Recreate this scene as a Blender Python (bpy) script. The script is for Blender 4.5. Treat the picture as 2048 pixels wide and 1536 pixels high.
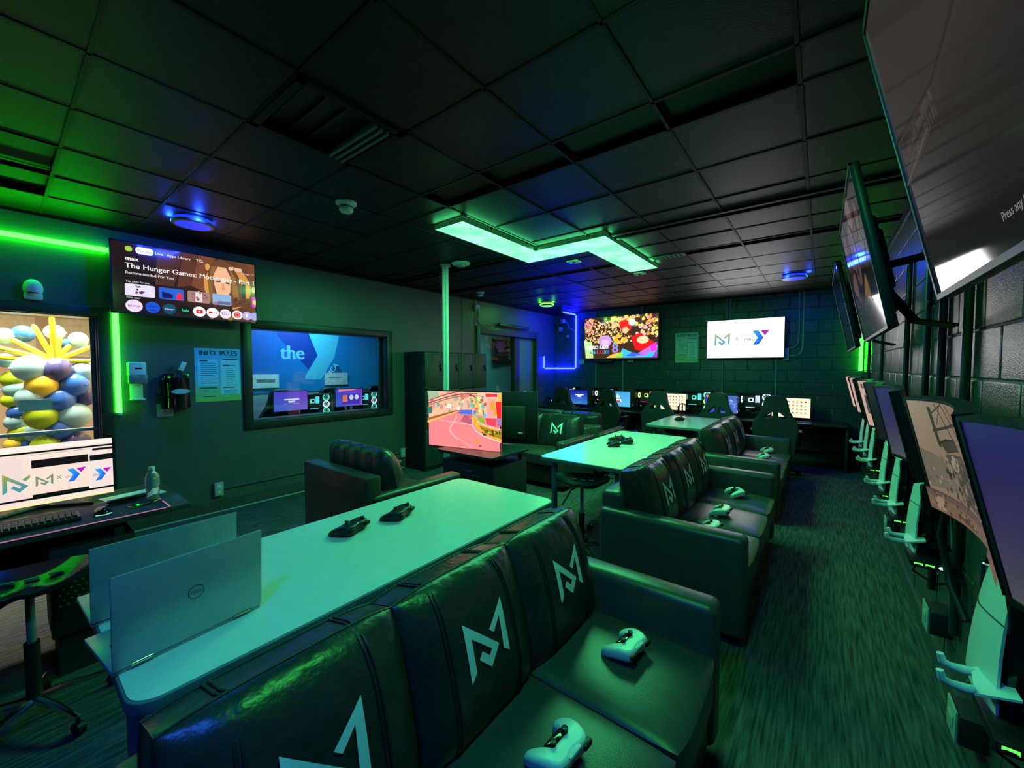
import bpy, bmesh, math, random
from mathutils import Vector, Matrix, noise
from mathutils.geometry import tessellate_polygon
R = math.radians
random.seed(7)
SC = bpy.context.scene
COL = SC.collection
for o in list(bpy.data.objects):
    bpy.data.objects.remove(o)

# ------------------------------------------------------------------ camera, world, exposure
EYE = 1.53
cam_d = bpy.data.cameras.new('camera')
cam = bpy.data.objects.new('camera', cam_d)
COL.objects.link(cam)
cam_d.sensor_width = 36.0
cam_d.lens = 800.0 / 2048.0 * 36.0
cam_d.clip_start = 0.02
# yaw 37.7 degrees left of the room's long axis, pitched 1.9 degrees down
cam.matrix_world = Matrix(((0.79115, -0.02521, 0.61111, 0), (0.61163, 0.03261, -0.79047, 0), (0.0, 0.99915, 0.04121, EYE), (0, 0, 0, 1)))
SC.camera = cam
w = bpy.data.worlds.new('night'); SC.world = w; w.use_nodes = True
w.node_tree.nodes['Background'].inputs[0].default_value = (0.02, 0.03, 0.03, 1)
w.node_tree.nodes['Background'].inputs[1].default_value = 0.05
SC.view_settings.view_transform = 'Standard'
SC.view_settings.look = 'None'
SC.view_settings.exposure = 0.0
SC.view_settings.gamma = 1.0
SC.view_settings.use_curve_mapping = False
SC.cycles.max_bounces = 7; SC.cycles.diffuse_bounces = 3; SC.cycles.glossy_bounces = 3; SC.cycles.transmission_bounces = 5; SC.cycles.transparent_max_bounces = 8
SC.cycles.caustics_reflective = False; SC.cycles.caustics_refractive = False
# light levels (watts) of the room's own fixtures; the lamps are made in the fixtures' builders
W_PANEL = 112.0
W_DISC_BLUE = 15.0
W_DISC_GREEN = 14.0
E_STRIP_GREEN = 12.0
E_STRIP_BLUE = 80.0

# ------------------------------------------------------------------ room
RX, LX, BY, FY, ZC = 0.508, -5.03, 8.15, -3.4, 2.77

# ------------------------------------------------------------------ materials
def lin(c):
    return tuple(((v / 12.92) if v <= 0.04045 else ((v + 0.055) / 1.055) ** 2.4) for v in c)
MATS = {}
def pm(name, col, rough=0.5, metal=0.0, bump=None, var=0.12, vscale=18.0, emit=None, es=0.0, spec=0.5, stretch=None):
    """procedural Principled material: noise-varied base colour, optional noise bump (scale, strength)"""
    if name in MATS: return MATS[name]
    m = bpy.data.materials.new(name); m.use_nodes = True
    nt = m.node_tree; b = nt.nodes['Principled BSDF']
    b.inputs['Roughness'].default_value = rough
    b.inputs['Metallic'].default_value = metal
    b.inputs['Specular IOR Level'].default_value = spec
    tc = nt.nodes.new('ShaderNodeTexCoord')
    src = tc.outputs['Object']
    if stretch:
        mp = nt.nodes.new('ShaderNodeMapping'); mp.inputs['Scale'].default_value = stretch
        nt.links.new(src, mp.inputs['Vector']); src = mp.outputs['Vector']
    n = nt.nodes.new('ShaderNodeTexNoise'); n.inputs['Scale'].default_value = vscale; n.inputs['Detail'].default_value = 3
    nt.links.new(src, n.inputs['Vector'])
    r = nt.nodes.new('ShaderNodeValToRGB')
    r.color_ramp.elements[0].position = 0.3; r.color_ramp.elements[1].position = 0.7
    r.color_ramp.elements[0].color = tuple(v * (1 - var) for v in col) + (1,)
    r.color_ramp.elements[1].color = tuple(min(1, v * (1 + var)) for v in col) + (1,)
    nt.links.new(n.outputs['Fac'], r.inputs['Fac']); nt.links.new(r.outputs['Color'], b.inputs['Base Color'])
    if bump:
        n2 = nt.nodes.new('ShaderNodeTexNoise'); n2.inputs['Scale'].default_value = bump[0]; n2.inputs['Detail'].default_value = 4
        nt.links.new(src, n2.inputs['Vector'])
        bp = nt.nodes.new('ShaderNodeBump'); bp.inputs['Strength'].default_value = bump[1]; bp.inputs['Distance'].default_value = bump[2] if len(bump) > 2 else 0.01
        nt.links.new(n2.outputs['Fac'], bp.inputs['Height']); nt.links.new(bp.outputs['Normal'], b.inputs['Normal'])
    if emit:
        b.inputs['Emission Color'].default_value = tuple(emit) + (1,)
        b.inputs['Emission Strength'].default_value = es
    MATS[name] = m
    return m
def glassy(name, tint, refl):
    """thin clear pane: see-through with a mirror part that grows at grazing angles"""
    if name in MATS: return MATS[name]
    m = bpy.data.materials.new(name); m.use_nodes = True
    nt = m.node_tree; nt.nodes.clear()
    out = nt.nodes.new('ShaderNodeOutputMaterial'); mx = nt.nodes.new('ShaderNodeMixShader')
    t = nt.nodes.new('ShaderNodeBsdfTransparent'); t.inputs[0].default_value = tint + (1,)
    g = nt.nodes.new('ShaderNodeBsdfGlossy'); g.inputs['Roughness'].default_value = 0.02; g.inputs[0].default_value = (1, 1, 1, 1)
    lw = nt.nodes.new('ShaderNodeLayerWeight'); lw.inputs[0].default_value = refl
    nt.links.new(lw.outputs['Fresnel'], mx.inputs[0]); nt.links.new(t.outputs[0], mx.inputs[1]); nt.links.new(g.outputs[0], mx.inputs[2])
    nt.links.new(mx.outputs[0], out.inputs[0])
    MATS[name] = m
    return m
def picmat(strength, rough=0.12):
    """lit display: colours come from the picture mesh"""
    name = 'display_%g_%g' % (strength, rough)
    if name in MATS: return MATS[name]
    m = bpy.data.materials.new(name); m.use_nodes = True
    nt = m.node_tree; b = nt.nodes['Principled BSDF']
    b.inputs['Base Color'].default_value = (0.005, 0.005, 0.006, 1); b.inputs['Roughness'].default_value = rough
    a = nt.nodes.new('ShaderNodeAttribute'); a.attribute_name = 'Col'
    nt.links.new(a.outputs['Color'], b.inputs['Emission Color']); b.inputs['Emission Strength'].default_value = strength
    MATS[name] = m
    return m
def printmat(rough=0.6):
    """printed sheet: ink colours come from the print mesh"""
    name = 'print_%g' % rough
    if name in MATS: return MATS[name]
    m = bpy.data.materials.new(name); m.use_nodes = True
    nt = m.node_tree; b = nt.nodes['Principled BSDF']; b.inputs['Roughness'].default_value = rough
    a = nt.nodes.new('ShaderNodeAttribute'); a.attribute_name = 'Col'
    nt.links.new(a.outputs['Color'], b.inputs['Base Color'])
    MATS[name] = m
    return m

M_WALL = pm('wall_paint', (0.085, 0.095, 0.092), 0.40, bump=(60, 0.12, 0.004), var=0.06, vscale=3)
M_BLOCK = pm('block_paint', (0.06, 0.068, 0.066), 0.25, bump=(45, 0.4, 0.004), var=0.08, vscale=4)
M_MORTAR = pm('mortar', (0.045, 0.05, 0.049), 0.5, bump=(80, 0.4, 0.004))
M_TILE = pm('ceiling_tile', (0.007, 0.008, 0.008), 0.5, bump=(70, 0.25, 0.004), var=0.35, vscale=2.5, spec=0.28)
M_GRID = pm('ceiling_grid', (0.005, 0.0055, 0.0055), 0.55, spec=0.22)
M_DARK = pm('black_void', (0.006, 0.006, 0.006), 0.6)
M_CARPET = pm('carpet', (0.075, 0.077, 0.076), 0.9, bump=(14, 0.6, 0.006), var=0.62, vscale=9.0, stretch=(9, 0.55, 1), spec=0.15)
M_TRIM = pm('dark_trim', (0.026, 0.026, 0.025), 0.4)
M_LEATHER = pm('black_leather', (0.030, 0.027, 0.025), 0.34, bump=(13, 0.4, 0.02), var=0.2, vscale=6)
M_LEATHER_LIT = pm('black_leather_grain_lit', (0.058, 0.053, 0.049), 0.36, bump=(260, 0.25, 0.002), var=0.12)  # sofa leather again, colour lifted to stand in for light on seats and arms
M_BROWN = pm('brown_leather', (0.055, 0.042, 0.032), 0.38, bump=(10, 0.2, 0.015), var=0.15, vscale=5)
M_LOGO = pm('pale_vinyl', (0.86, 0.88, 0.88), 0.4, var=0.03)
M_STITCH = pm('piping', (0.015, 0.014, 0.014), 0.5)
M_LAMINATE = pm('white_laminate', (0.72, 0.73, 0.72), 0.22, var=0.03, bump=(300, 0.05, 0.001))
M_EDGE = pm('grey_edge_band', (0.16, 0.17, 0.18), 0.45)
M_GREYMETAL = pm('grey_powder_coat', (0.16, 0.17, 0.18), 0.45)
M_BLACKP = pm('black_plastic', (0.012, 0.012, 0.013), 0.42, spec=0.35)
M_BLACKG = pm('black_gloss', (0.008, 0.008, 0.009), 0.1)
M_BLACKM = pm('black_matte', (0.014, 0.014, 0.015), 0.65)
M_WHITEP = pm('white_plastic', (0.72, 0.73, 0.73), 0.35, var=0.02)
M_CHROME = pm('chrome', (0.7, 0.7, 0.72), 0.12, 1.0, var=0.03)
M_SILVER = pm('silver_aluminium', (0.42, 0.43, 0.45), 0.38, 0.35, var=0.02)
M_CONDUIT = pm('painted_conduit', (0.26, 0.28, 0.27), 0.35)
M_CONDUITD = pm('dark_conduit', (0.03, 0.033, 0.033), 0.3)
M_POLE = pm('pole_white', (0.6, 0.62, 0.6), 0.4)
M_LOCKER = pm('locker_laminate', (0.05, 0.047, 0.046), 0.45)
M_FABRIC = pm('black_mesh_fabric', (0.016, 0.016, 0.017), 0.75, bump=(220, 0.3, 0.003))
M_PANE = glassy('window_pane', (0.92, 0.95, 0.96), 0.12)
M_PLATE = pm('pale_grey_plate', (0.42, 0.43, 0.42), 0.4)

# ------------------------------------------------------------------ mesh helpers
class G:
    def __init__(s): s.v = []; s.f = []
    def add(s, vs, fs, mat=None):
        k = len(s.v)
        s.v += [tuple(mat @ Vector(p)) if mat else tuple(p) for p in vs]
        s.f += [tuple(i + k for i in f) for f in fs]
        return s
    def box(s, a, b, mat=None):
        x0, y0, z0 = a; x1, y1, z1 = b
        vs = [(x0, y0, z0), (x1, y0, z0), (x1, y1, z0), (x0, y1, z0), (x0, y0, z1), (x1, y0, z1), (x1, y1, z1), (x0, y1, z1)]
        return s.add(vs, [(0, 3, 2, 1), (4, 5, 6, 7), (0, 1, 5, 4), (1, 2, 6, 5), (2, 3, 7, 6), (3, 0, 4, 7)], mat)
    def rbox(s, a, b, r=0.01, seg=2, mat=None):
        bm = bmesh.new(); bmesh.ops.create_cube(bm, size=1)
        for v in bm.verts:
            v.co = Vector([(a[i] + b[i]) / 2 + v.co[i] * (b[i] - a[i]) for i in range(3)])
        r = min(r, 0.49 * min(b[i] - a[i] for i in range(3)))
        bmesh.ops.bevel(bm, geom=bm.edges[:], offset=r, segments=seg, profile=0.5, affect='EDGES')
        bm.verts.index_update()
        s.add([v.co.copy() for v in bm.verts], [[v.index for v in f.verts] for f in bm.faces], mat)
        bm.free(); return s
    def cyl(s, p0, p1, r0, r1=None, n=14, caps=True):
        p0 = Vector(p0); p1 = Vector(p1); r1 = r0 if r1 is None else r1
        d = (p1 - p0).normalized(); u = d.orthogonal().normalized(); w_ = d.cross(u)
        vs = []; fs = []
        for p, r in ((p0, r0), (p1, r1)):
            for i in range(n):
                t = 2 * math.pi * i / n; vs.append(p + u * r * math.cos(t) + w_ * r * math.sin(t))
        for i in range(n): fs.append((i, (i + 1) % n, n + (i + 1) % n, n + i))
        if caps: fs += [tuple(range(n - 1, -1, -1)), tuple(range(n, 2 * n))]
        return s.add(vs, fs)
    def tube(s, pts, r, n=8, closed=False):
        pts = [Vector(p) for p in pts]; m = len(pts); vs = []; fs = []; up = None
        for i, p in enumerate(pts):
            a = pts[i - 1] if (i > 0 or closed) else p; b = pts[(i + 1) % m] if (i < m - 1 or closed) else p
            d = (b - a).normalized()
            if up is None: up = d.orthogonal().normalized()
            up = (up - d * up.dot(d)); up = up.normalized() if up.length > 1e-6 else d.orthogonal().normalized()
            w_ = d.cross(up)
            rr = r[i] if isinstance(r, (list, tuple)) else r
            for k in range(n):
                t = 2 * math.pi * k / n; vs.append(p + up * rr * math.cos(t) + w_ * rr * math.sin(t))
        for i in range(m if closed else m - 1):
            j = (i + 1) % m
            for k in range(n): fs.append((i * n + k, i * n + (k + 1) % n, j * n + (k + 1) % n, j * n + k))
        if not closed: fs += [tuple(range(n - 1, -1, -1)), tuple(range((m - 1) * n, m * n))]
        return s.add(vs, fs)
    def lathe(s, prof, n=24, c=(0, 0, 0), mat=None):
        vs = []; fs = []; m = len(prof)
        for r, z in prof:
            for i in range(n):
                t = 2 * math.pi * i / n; vs.append((c[0] + r * math.cos(t), c[1] + r * math.sin(t), c[2] + z))
        for j in range(m - 1):
            for i in range(n): fs.append((j * n + i, j * n + (i + 1) % n, (j + 1) * n + (i + 1) % n, (j + 1) * n + i))
        fs += [tuple(range(n - 1, -1, -1)), tuple(range((m - 1) * n, m * n))]
        return s.add(vs, fs, mat)
    def ball(s, c, r, n=16, m=10, mat=None):
        r = (r, r, r) if not isinstance(r, tuple) else r
        vs = [(c[0], c[1], c[2] - r[2])]; fs = []
        for j in range(1, m):
            t = math.pi * j / m - math.pi / 2
            for i in range(n):
                a = 2 * math.pi * i / n
                vs.append((c[0] + r[0] * math.cos(t) * math.cos(a), c[1] + r[1] * math.cos(t) * math.sin(a), c[2] + r[2] * math.sin(t)))
        vs.append((c[0], c[1], c[2] + r[2])); L = len(vs) - 1
        for i in range(n):
            fs.append((0, 1 + (i + 1) % n, 1 + i)); fs.append((L, L - n + i, L - n + (i + 1) % n))
        for j in range(m - 2):
            for i in range(n):
                a = 1 + j * n; fs.append((a + i, a + (i + 1) % n, a + n + (i + 1) % n, a + n + i))
        return s.add(vs, fs, mat)
    def sheet(s, fn, nu, nv):
        vs = [fn(i / nu, j / nv) for j in range(nv + 1) for i in range(nu + 1)]
        fs = [(j * (nu + 1) + i, j * (nu + 1) + i + 1, (j + 1) * (nu + 1) + i + 1, (j + 1) * (nu + 1) + i) for j in range(nv) for i in range(nu)]
        return s.add(vs, fs)
    def prism(s, poly, y0, y1, mat=None):
        """polygon in local XZ extruded along Y"""
        n = len(poly)
        vs = [(x, y0, z) for x, z in poly] + [(x, y1, z) for x, z in poly]
        fs = [tuple(range(n)), tuple(range(2 * n - 1, n - 1, -1))] + [(i, i + n, (i + 1) % n + n, (i + 1) % n) for i in range(n)]
        return s.add(vs, fs, mat)
    def mesh(s, name, mat, angle=38):
        me = bpy.data.meshes.new(name); me.from_pydata(s.v, [], s.f); me.validate()
        bm = bmesh.new(); bm.from_mesh(me); bmesh.ops.recalc_face_normals(bm, faces=bm.faces[:]); bm.to_mesh(me); bm.free()
        me.materials.append(mat); me.shade_smooth(); me.set_sharp_from_angle(angle=R(angle))
        return me
    def build(s, name, mat, parent=None, angle=38):
        return link(name, s.mesh(name, mat, angle), parent)
def link(name, data, parent=None):
    o = bpy.data.objects.new(name, data); COL.objects.link(o)
    if parent: o.parent = parent
    return o
def tag(o, label, cat, group=None, kind=None):
    o['label'] = label; o['category'] = cat
    if group: o['group'] = group
    if kind: o['kind'] = kind
    return o
def struct(o, label=None, cat=None):
    o['kind'] = 'structure'
    if label: o['label'] = label
    if cat: o['category'] = cat
    return o
def thing(name, label, cat, loc=(0, 0, 0), rz=0.0, group=None, rx=0.0):
    o = bpy.data.objects.new(name, None); COL.objects.link(o)
    o.empty_display_size = 0.05
    o.location = loc; o.rotation_euler = (rx, 0, rz)
    return tag(o, label, cat, group)
def dup(root, loc=None, rz=None, label=None, group=None):
    def rec(o, par):
        c = o.copy(); COL.objects.link(c)
        if par: c.parent = par
        for ch in o.children: rec(ch, c)
        return c
    c = rec(root, None)
    if loc is not None: c.location = loc
    if rz is not None: c.rotation_euler[2] = rz
    if label: c['label'] = label
    if group: c['group'] = group
    return c
def curve_mesh(name, loops, extrude, bevel, mat, res=2):
    """flat outline(s) with holes in XY, given thickness and a rounded edge"""
    cu = bpy.data.curves.new(name, 'CURVE'); cu.dimensions = '2D'; cu.fill_mode = 'BOTH'
    cu.extrude = extrude; cu.bevel_depth = bevel; cu.bevel_resolution = res
    for lp in loops:
        sp = cu.splines.new('POLY'); sp.points.add(len(lp) - 1)
        for p, (x, y) in zip(sp.points, lp): p.co = (x, y, 0, 1)
        sp.use_cyclic_u = True
    o = bpy.data.objects.new('tmp', cu); COL.objects.link(o)
    me = bpy.data.meshes.new_from_object(o.evaluated_get(bpy.context.evaluated_depsgraph_get()))
    bpy.data.objects.remove(o); bpy.data.curves.remove(cu)
    me.materials.clear(); me.materials.append(mat); me.shade_smooth(); me.set_sharp_from_angle(angle=R(40)); me.name = name
    return me
def smooth_loop(pts, k=5):
    """closed Catmull-Rom through the points"""
    n = len(pts); out = []
    for i in range(n):
        p0, p1, p2, p3 = [Vector(pts[(i + j - 1) % n]) for j in range(4)]
        for q in range(k):
            t = q / k
            out.append(tuple(0.5 * ((2 * p1) + (p2 - p0) * t + (2 * p0 - 5 * p1 + 4 * p2 - p3) * t * t + (3 * p1 - p0 - 3 * p2 + p3) * t ** 3)))
    return out
_TXT = {}
def text_tris(s):
    if s in _TXT: return _TXT[s]
    cu = bpy.data.curves.new('t', 'FONT'); cu.body = s; cu.size = 1.0; cu.resolution_u = 3; cu.align_x = 'LEFT'
    o = bpy.data.objects.new('t', cu); COL.objects.link(o)
    me = bpy.data.meshes.new_from_object(o.evaluated_get(bpy.context.evaluated_depsgraph_get()))
    me.calc_loop_triangles()
    vs = [(v.co.x, v.co.y) for v in me.vertices]; ts = [tuple(t.vertices) for t in me.loop_triangles]
    wd = max([v[0] for v in vs], default=0)
    bpy.data.objects.remove(o); bpy.data.curves.remove(cu); bpy.data.meshes.remove(me)
    _TXT[s] = (vs, ts, wd)
    return _TXT[s]
class Pic:
    """flat picture in local XZ, facing -Y; unit square 0..1 mapped on w x h (origin at centre)"""
    STEP = 0.00006
    def __init__(s, w, h, bg=None, grid=1):
        s.dim = 1.0; s.w = w; s.h = h; s.v = []; s.f = []; s.c = []; s.k = 0
        if bg is not None:
            if callable(bg): s.field(bg, 16, 10)
            else: s.field(lambda u, v: bg, grid, 1)
    def L(s, c): return tuple(q * s.dim for q in lin(c))
    def P(s, u, v):
        u = min(1.0, max(0.0, u)); v = min(1.0, max(0.0, v))
        return ((u - 0.5) * s.w, -s.k * s.STEP, (v - 0.5) * s.h)
    def tris(s, pts, fs, col):
        s.k += 1; k = len(s.v)
        s.v += [s.P(u, v) for u, v in pts]
        cc = s.L(col)
        for f in fs: s.f.append(tuple(i + k for i in f)); s.c.append([cc] * len(f))
        return s
    def field(s, fn, nu, nv):
        s.k += 1
        for j in range(nv):
            for i in range(nu):
                q = [(i / nu, j / nv), ((i + 1) / nu, j / nv), ((i + 1) / nu, (j + 1) / nv), (i / nu, (j + 1) / nv)]
                k = len(s.v); s.v += [s.P(u, v) for u, v in q]; s.f.append((k, k + 1, k + 2, k + 3)); s.c.append([s.L(fn(u, v)) for u, v in q])
        return s
    def poly(s, pts, col, grad=None):
        s.k += 1; k = len(s.v); s.v += [s.P(u, v) for u, v in pts]; s.f.append(tuple(range(k, k + len(pts))))
        s.c.append([s.L(grad(u, v)) for u, v in pts] if grad else [s.L(col)] * len(pts))
        return s
    def rect(s, u, v, du, dv, col): return s.poly([(u, v), (u + du, v), (u + du, v + dv), (u, v + dv)], col)
    def ell(s, u, v, ru, rv, col, n=18): return s.poly([(u + ru * math.cos(2 * math.pi * i / n), v + rv * math.sin(2 * math.pi * i / n)) for i in range(n)], col)
    def rrect(s, u, v, du, dv, rad, col):
        pts = []
        ru, rv = rad / s.w, rad / s.h
        for cx, cy, a in ((u + du - ru, v + dv - rv, 0), (u + ru, v + dv - rv, 90), (u + ru, v + rv, 180), (u + du - ru, v + rv, 270)):
            for q in range(5):
                t = R(a + q * 22.5); pts.append((cx + ru * math.cos(t), cy + rv * math.sin(t)))
        return s.poly(pts, col)
    def line(s, pts, wd, col):
        """polyline of width wd (metres)"""
        for (a, b), (c, d) in zip(pts[:-1], pts[1:]):
            x0, z0, x1, z1 = a * s.w, b * s.h, c * s.w, d * s.h
            L = math.hypot(x1 - x0, z1 - z0) or 1e-6; nx, nz = -(z1 - z0) / L * wd / 2, (x1 - x0) / L * wd / 2
            s.poly([((x0 + nx) / s.w, (z0 + nz) / s.h), ((x0 - nx) / s.w, (z0 - nz) / s.h), ((x1 - nx) / s.w, (z1 - nz) / s.h), ((x1 + nx) / s.w, (z1 + nz) / s.h)], col)
        return s
    def text(s, t, u, v, hgt, col, al='l', sx=1.0, rot=0.0, bold=0.0):
        """hgt in metres = font size"""
        vs, ts, wd = text_tris(t)
        off = {'l': 0, 'c': -wd / 2, 'r': -wd}[al]
        ca, sa = math.cos(rot), math.sin(rot)
        for dx in ((-bold, bold) if bold else (0,)):
            pts = []
            for x, y in vs:
                x = (x + off + dx) * hgt * sx; y = y * hgt
                pts.append((u + (x * ca - y * sa) / s.w, v + (x * sa + y * ca) / s.h))
            s.tris(pts, ts, col)
        return s
    def build(s, name, mat, parent=None, bend=0.0):
        me = bpy.data.meshes.new(name)
        me.from_pydata(s.v, [], s.f)
        a = me.color_attributes.new('Col', 'FLOAT_COLOR', 'CORNER')
        i = 0
        for p, cc in zip(me.polygons, s.c):
            for c in cc: a.data[i].color = (c[0], c[1], c[2], 1); i += 1
        if bend:                                   # slice into columns, then curve
            bm = bmesh.new(); bm.from_mesh(me)
            for q in range(1, 48):
                bmesh.ops.bisect_plane(bm, geom=bm.verts[:] + bm.edges[:] + bm.faces[:], plane_co=((q / 48 - .5) * s.w, 0, 0), plane_no=(1, 0, 0))
            for v in bm.verts: v.co.y -= bend * v.co.x ** 2
            bm.to_mesh(me); bm.free()
        me.materials.append(mat)
        return link(name, me, parent)
# the arcade's folded letter mark and the partner's angular mark, traced in units of the mark's width
MARK = [[(-.505, -.48), (-.488, .44), (.242, -.21), (-.022, -.46), (-.268, -.22), (-.176, -.127), (-.029, -.27), (.048, -.198), (-.358, .154), (-.367, -.363)],
        [(.505, .47), (.484, -.45), (.336, -.34), (.367, .209), (.165, .015), (.066, .103)]]
CHEV = [(-.5, .49), (-.16, .5), (.16, .0), (-.14, -.47), (-.47, -.49), (-.2, .01)]
TRI = [(-.02, .49), (.5, .52), (.23, .12)]
def ear_clip(poly):
    return tessellate_polygon([[Vector((x, y, 0)) for x, y in poly]])
def pic_mark(p, u, v, size, c_top, c_bot=None, sx=1.0):
    for pl in MARK:
        p.k += 1
        for t in ear_clip(pl):
            k = len(p.v); pts = [(u + pl[i][0] * size * sx / p.w, v + pl[i][1] * size / p.h) for i in t]
            p.v += [p.P(a, b) for a, b in pts]; p.f.append((k, k + 1, k + 2))
            cs = []
            for i in t:
                q = min(1, max(0, (pl[i][1] + .1) / .5)) if c_bot else 1
                cs.append(p.L(tuple(c_top[m] * q + (c_bot or c_top)[m] * (1 - q) for m in range(3))))
            p.c.append(cs)
def pic_chev(p, u, v, size, sx=1.0):
    p.poly([(u + x * size * sx / p.w, v + y * size / p.h) for x, y in CHEV], (.15, .5, .95), grad=lambda a, b: (.2, .6, .95) if b > v else (.1, .38, .9))
    p.poly([(u + x * size * sx / p.w, v + y * size / p.h) for x, y in TRI], (.75, .05, .75))
def pic_partner(p, s=1.0, cx=.5, cy=.5, the=True):
    """the two marks side by side as on the white displays; s = mark width in metres"""
    pic_mark(p, cx - 1.35 * s / p.w, cy, s, (.74, .76, .45), (.38, .66, .8))
    p.text('X', cx - .42 * s / p.w, cy - .13 * s / p.h, .36 * s, (.35, .35, .38), 'c')
    if the: p.text('the', cx + .22 * s / p.w, cy - .16 * s / p.h, .34 * s, (.3, .35, .5), 'c', bold=.02)
    pic_chev(p, cx + 1.02 * s / p.w, cy + .02 * s / p.h, s)
def lamp_area(name, parent, loc, rot, sx, sy, watts, col):
    l = bpy.data.lights.new(name, 'AREA'); l.shape = 'RECTANGLE'; l.size = sx; l.size_y = sy; l.energy = watts; l.color = col
    o = link(name, l, parent); o.location = loc; o.rotation_euler = rot
    return o
def lamp_point(name, parent, loc, watts, col, r=0.03):
    l = bpy.data.lights.new(name, 'POINT'); l.energy = watts; l.color = col; l.shadow_soft_size = r
    o = link(name, l, parent); o.location = loc
    return o

# ================================================================== STRUCTURE
g = G().box((-9.6, FY, -0.12), (RX + .25, 10.6, 0.0))
struct(g.build('floor', M_CARPET), 'dark carpet with fine streaks running along the room', 'floor')

# ceiling: slab, tiles and bars
ceil = struct(G().box((LX - .2, FY, ZC + 0.06), (RX + .25, BY + .2, ZC + 0.16)).build('ceiling', M_TILE), 'black suspended ceiling of square tiles', 'ceiling')
XL = [RX, -0.105, -0.66, -1.22, -1.775, -2.325, -2.88, -3.435, -3.99, -4.49, LX]
YL = [FY, -2.5, -1.6, -0.84, -0.285, 0.27, 0.825, 1.38, 1.93, 2.2, 2.76, 3.31, 3.58, 3.69, 4.13, 4.57, 4.71, 5.26, 5.81, 6.36, 6.91, 7.46, BY]
tile_mesh = G().rbox((-.5, -.5, 0), (.5, .5, 1), .02, 1).mesh('ceiling_tile', M_TILE)
trough_mesh = G().box((-.5, -.5, 0), (.5, .5, 1)).mesh('recessed_panel', M_DARK)
for i in range(len(XL) - 1):
    for j in range(len(YL) - 1):
        x1, x0 = XL[i], XL[i + 1]; y0, y1 = YL[j], YL[j + 1]
        if x0 > -2.4 and x1 < -1.7 and abs(y0 - .825) < .01: continue          # the air vent's opening
        strip = (abs(y0 - 1.93) < .01 and x1 < .1 and x0 > -2.4) or abs(y0 - 4.57) < .01
        hole = y1 < .3 and x1 < -3.4 and x0 > -4.55
        rail = abs(y0 - 3.58) < .01
        t = link('recessed_panel' if (strip or hole) else 'ceiling_tile', trough_mesh if (strip or hole) else tile_mesh, ceil)
        z = ZC + (.045 if (strip or hole) else (.02 if rail else 0.004 + random.uniform(-.002, .003)))
        t.location = ((x0 + x1) / 2, (y0 + y1) / 2, z); t.scale = (x1 - x0 - .016, y1 - y0 - .016, .02)
for x in XL[1:-1]:
    G().box((x - .008, FY, ZC - .001), (x + .008, BY, ZC + .03)).build('grid_bar', M_GRID, ceil)
for y in YL[1:-1]:
    wd = .018 if abs(y - 3.58) < .02 or abs(y - 3.69) < .02 else .008
    G().box((LX, y - wd, ZC - (.014 if wd > .012 else .001)), (RX, y + wd, ZC + .03)).build('grid_bar', M_GRID, ceil)
# wall angle round the edge of the ceiling
G().box((LX, FY, ZC - .02), (LX + .02, BY, ZC + .02)).build('edge_angle', M_GRID, ceil)
G().box((RX - .02, FY, ZC - .02), (RX, BY, ZC + .02)).build('edge_angle', M_GRID, ceil)

# left wall with its two interior windows and the far doorway
W1 = (-.5, 0.575, 0.32, 1.985)      # y0, y1, z0, z1 of the openings
W2 = (1.745, 3.52, 0.915, 1.985)
D2 = (5.5, 7.40, 0.0, 2.2)
g = G()
x0, x1 = LX - .2, LX
prev = FY
for (a, b, z0, z1) in (W1, W2, D2):
    g.box((x0, prev, 0), (x1, a, ZC + .06))
    if z0 > 0: g.box((x0, a, 0), (x1, b, z0))
    g.box((x0, a, z1), (x1, b, ZC + .06))
    prev = b
g.box((x0, prev, 0), (x1, BY, ZC + .06))
wl = struct(g.build('wall_left', M_WALL), 'long smooth dark painted wall with windows', 'wall')
for y in (5.06, 5.39): G().box((LX - .001, y - .006, 0), (LX + .004, y + .006, ZC)).build('panel_seam', M_TRIM, wl)
struct(G().box((LX, .66, 0), (LX + .014, 3.79, .125)).build('baseboard_left', pm('cove_base', (0.06, 0.065, 0.063), .5)), 'dark vinyl base along the left wall', 'baseboard')
tag(G().box((LX + .014, 0.70, 0.0), (LX + .022, 3.79, .012)).build('floor_edge_strip', M_PLATE), 'thin pale strip where carpet meets the window wall', 'trim')

# block walls
blk = G().rbox((-.5, -.5, -.5), (.5, .5, .5), .03, 1)
def block_wall(name, label, base_fn, along0, along1, place, bl=.39, bh=.2055, off=0.0):
    wobj = struct(base_fn().build(name, M_MORTAR), label, 'wall')
    me = blk.mesh('block', M_BLOCK)
    row = 0; z = 0.0425
    zs = [(0, z)]
    while z < ZC - .001: zs.append((z, min(z + bh, ZC))); z += bh
    for k, (z0, z1) in enumerate(zs):
        a = along0 - bl + ((off + (bl / 2 if k % 2 else 0)) % bl)
        while a < along1:
            a0, a1 = max(a, along0), min(a + bl, along1)
            if a1 - a0 > .03:
                o = link('block', me, wobj)
                place(o, (a0 + a1) / 2, a1 - a0 - .009, (z0 + z1) / 2, z1 - z0 - .009, random.uniform(0, .002))
            a += bl
    return wobj
def place_right(o, c, l, z, h, r): o.location = (RX + .03 - r, c, z); o.scale = (.06, l, h)
def place_back(o, c, l, z, h, r): o.location = (c, BY + .03 - r, z); o.scale = (l, .06, h)
block_wall('wall_right', 'dark glossy painted block wall behind the game consoles', lambda: G().box((RX + .006, FY, 0), (RX + .25, BY + .2, ZC + .06)), 1.4, BY, place_right, off=.42)
block_wall('wall_back', 'dark painted block wall behind the row of computers', lambda: G().box((LX - .2, BY + .006, 0), (RX + .006, BY + .2, ZC + .06)), LX, RX, place_back, off=.1)
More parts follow.
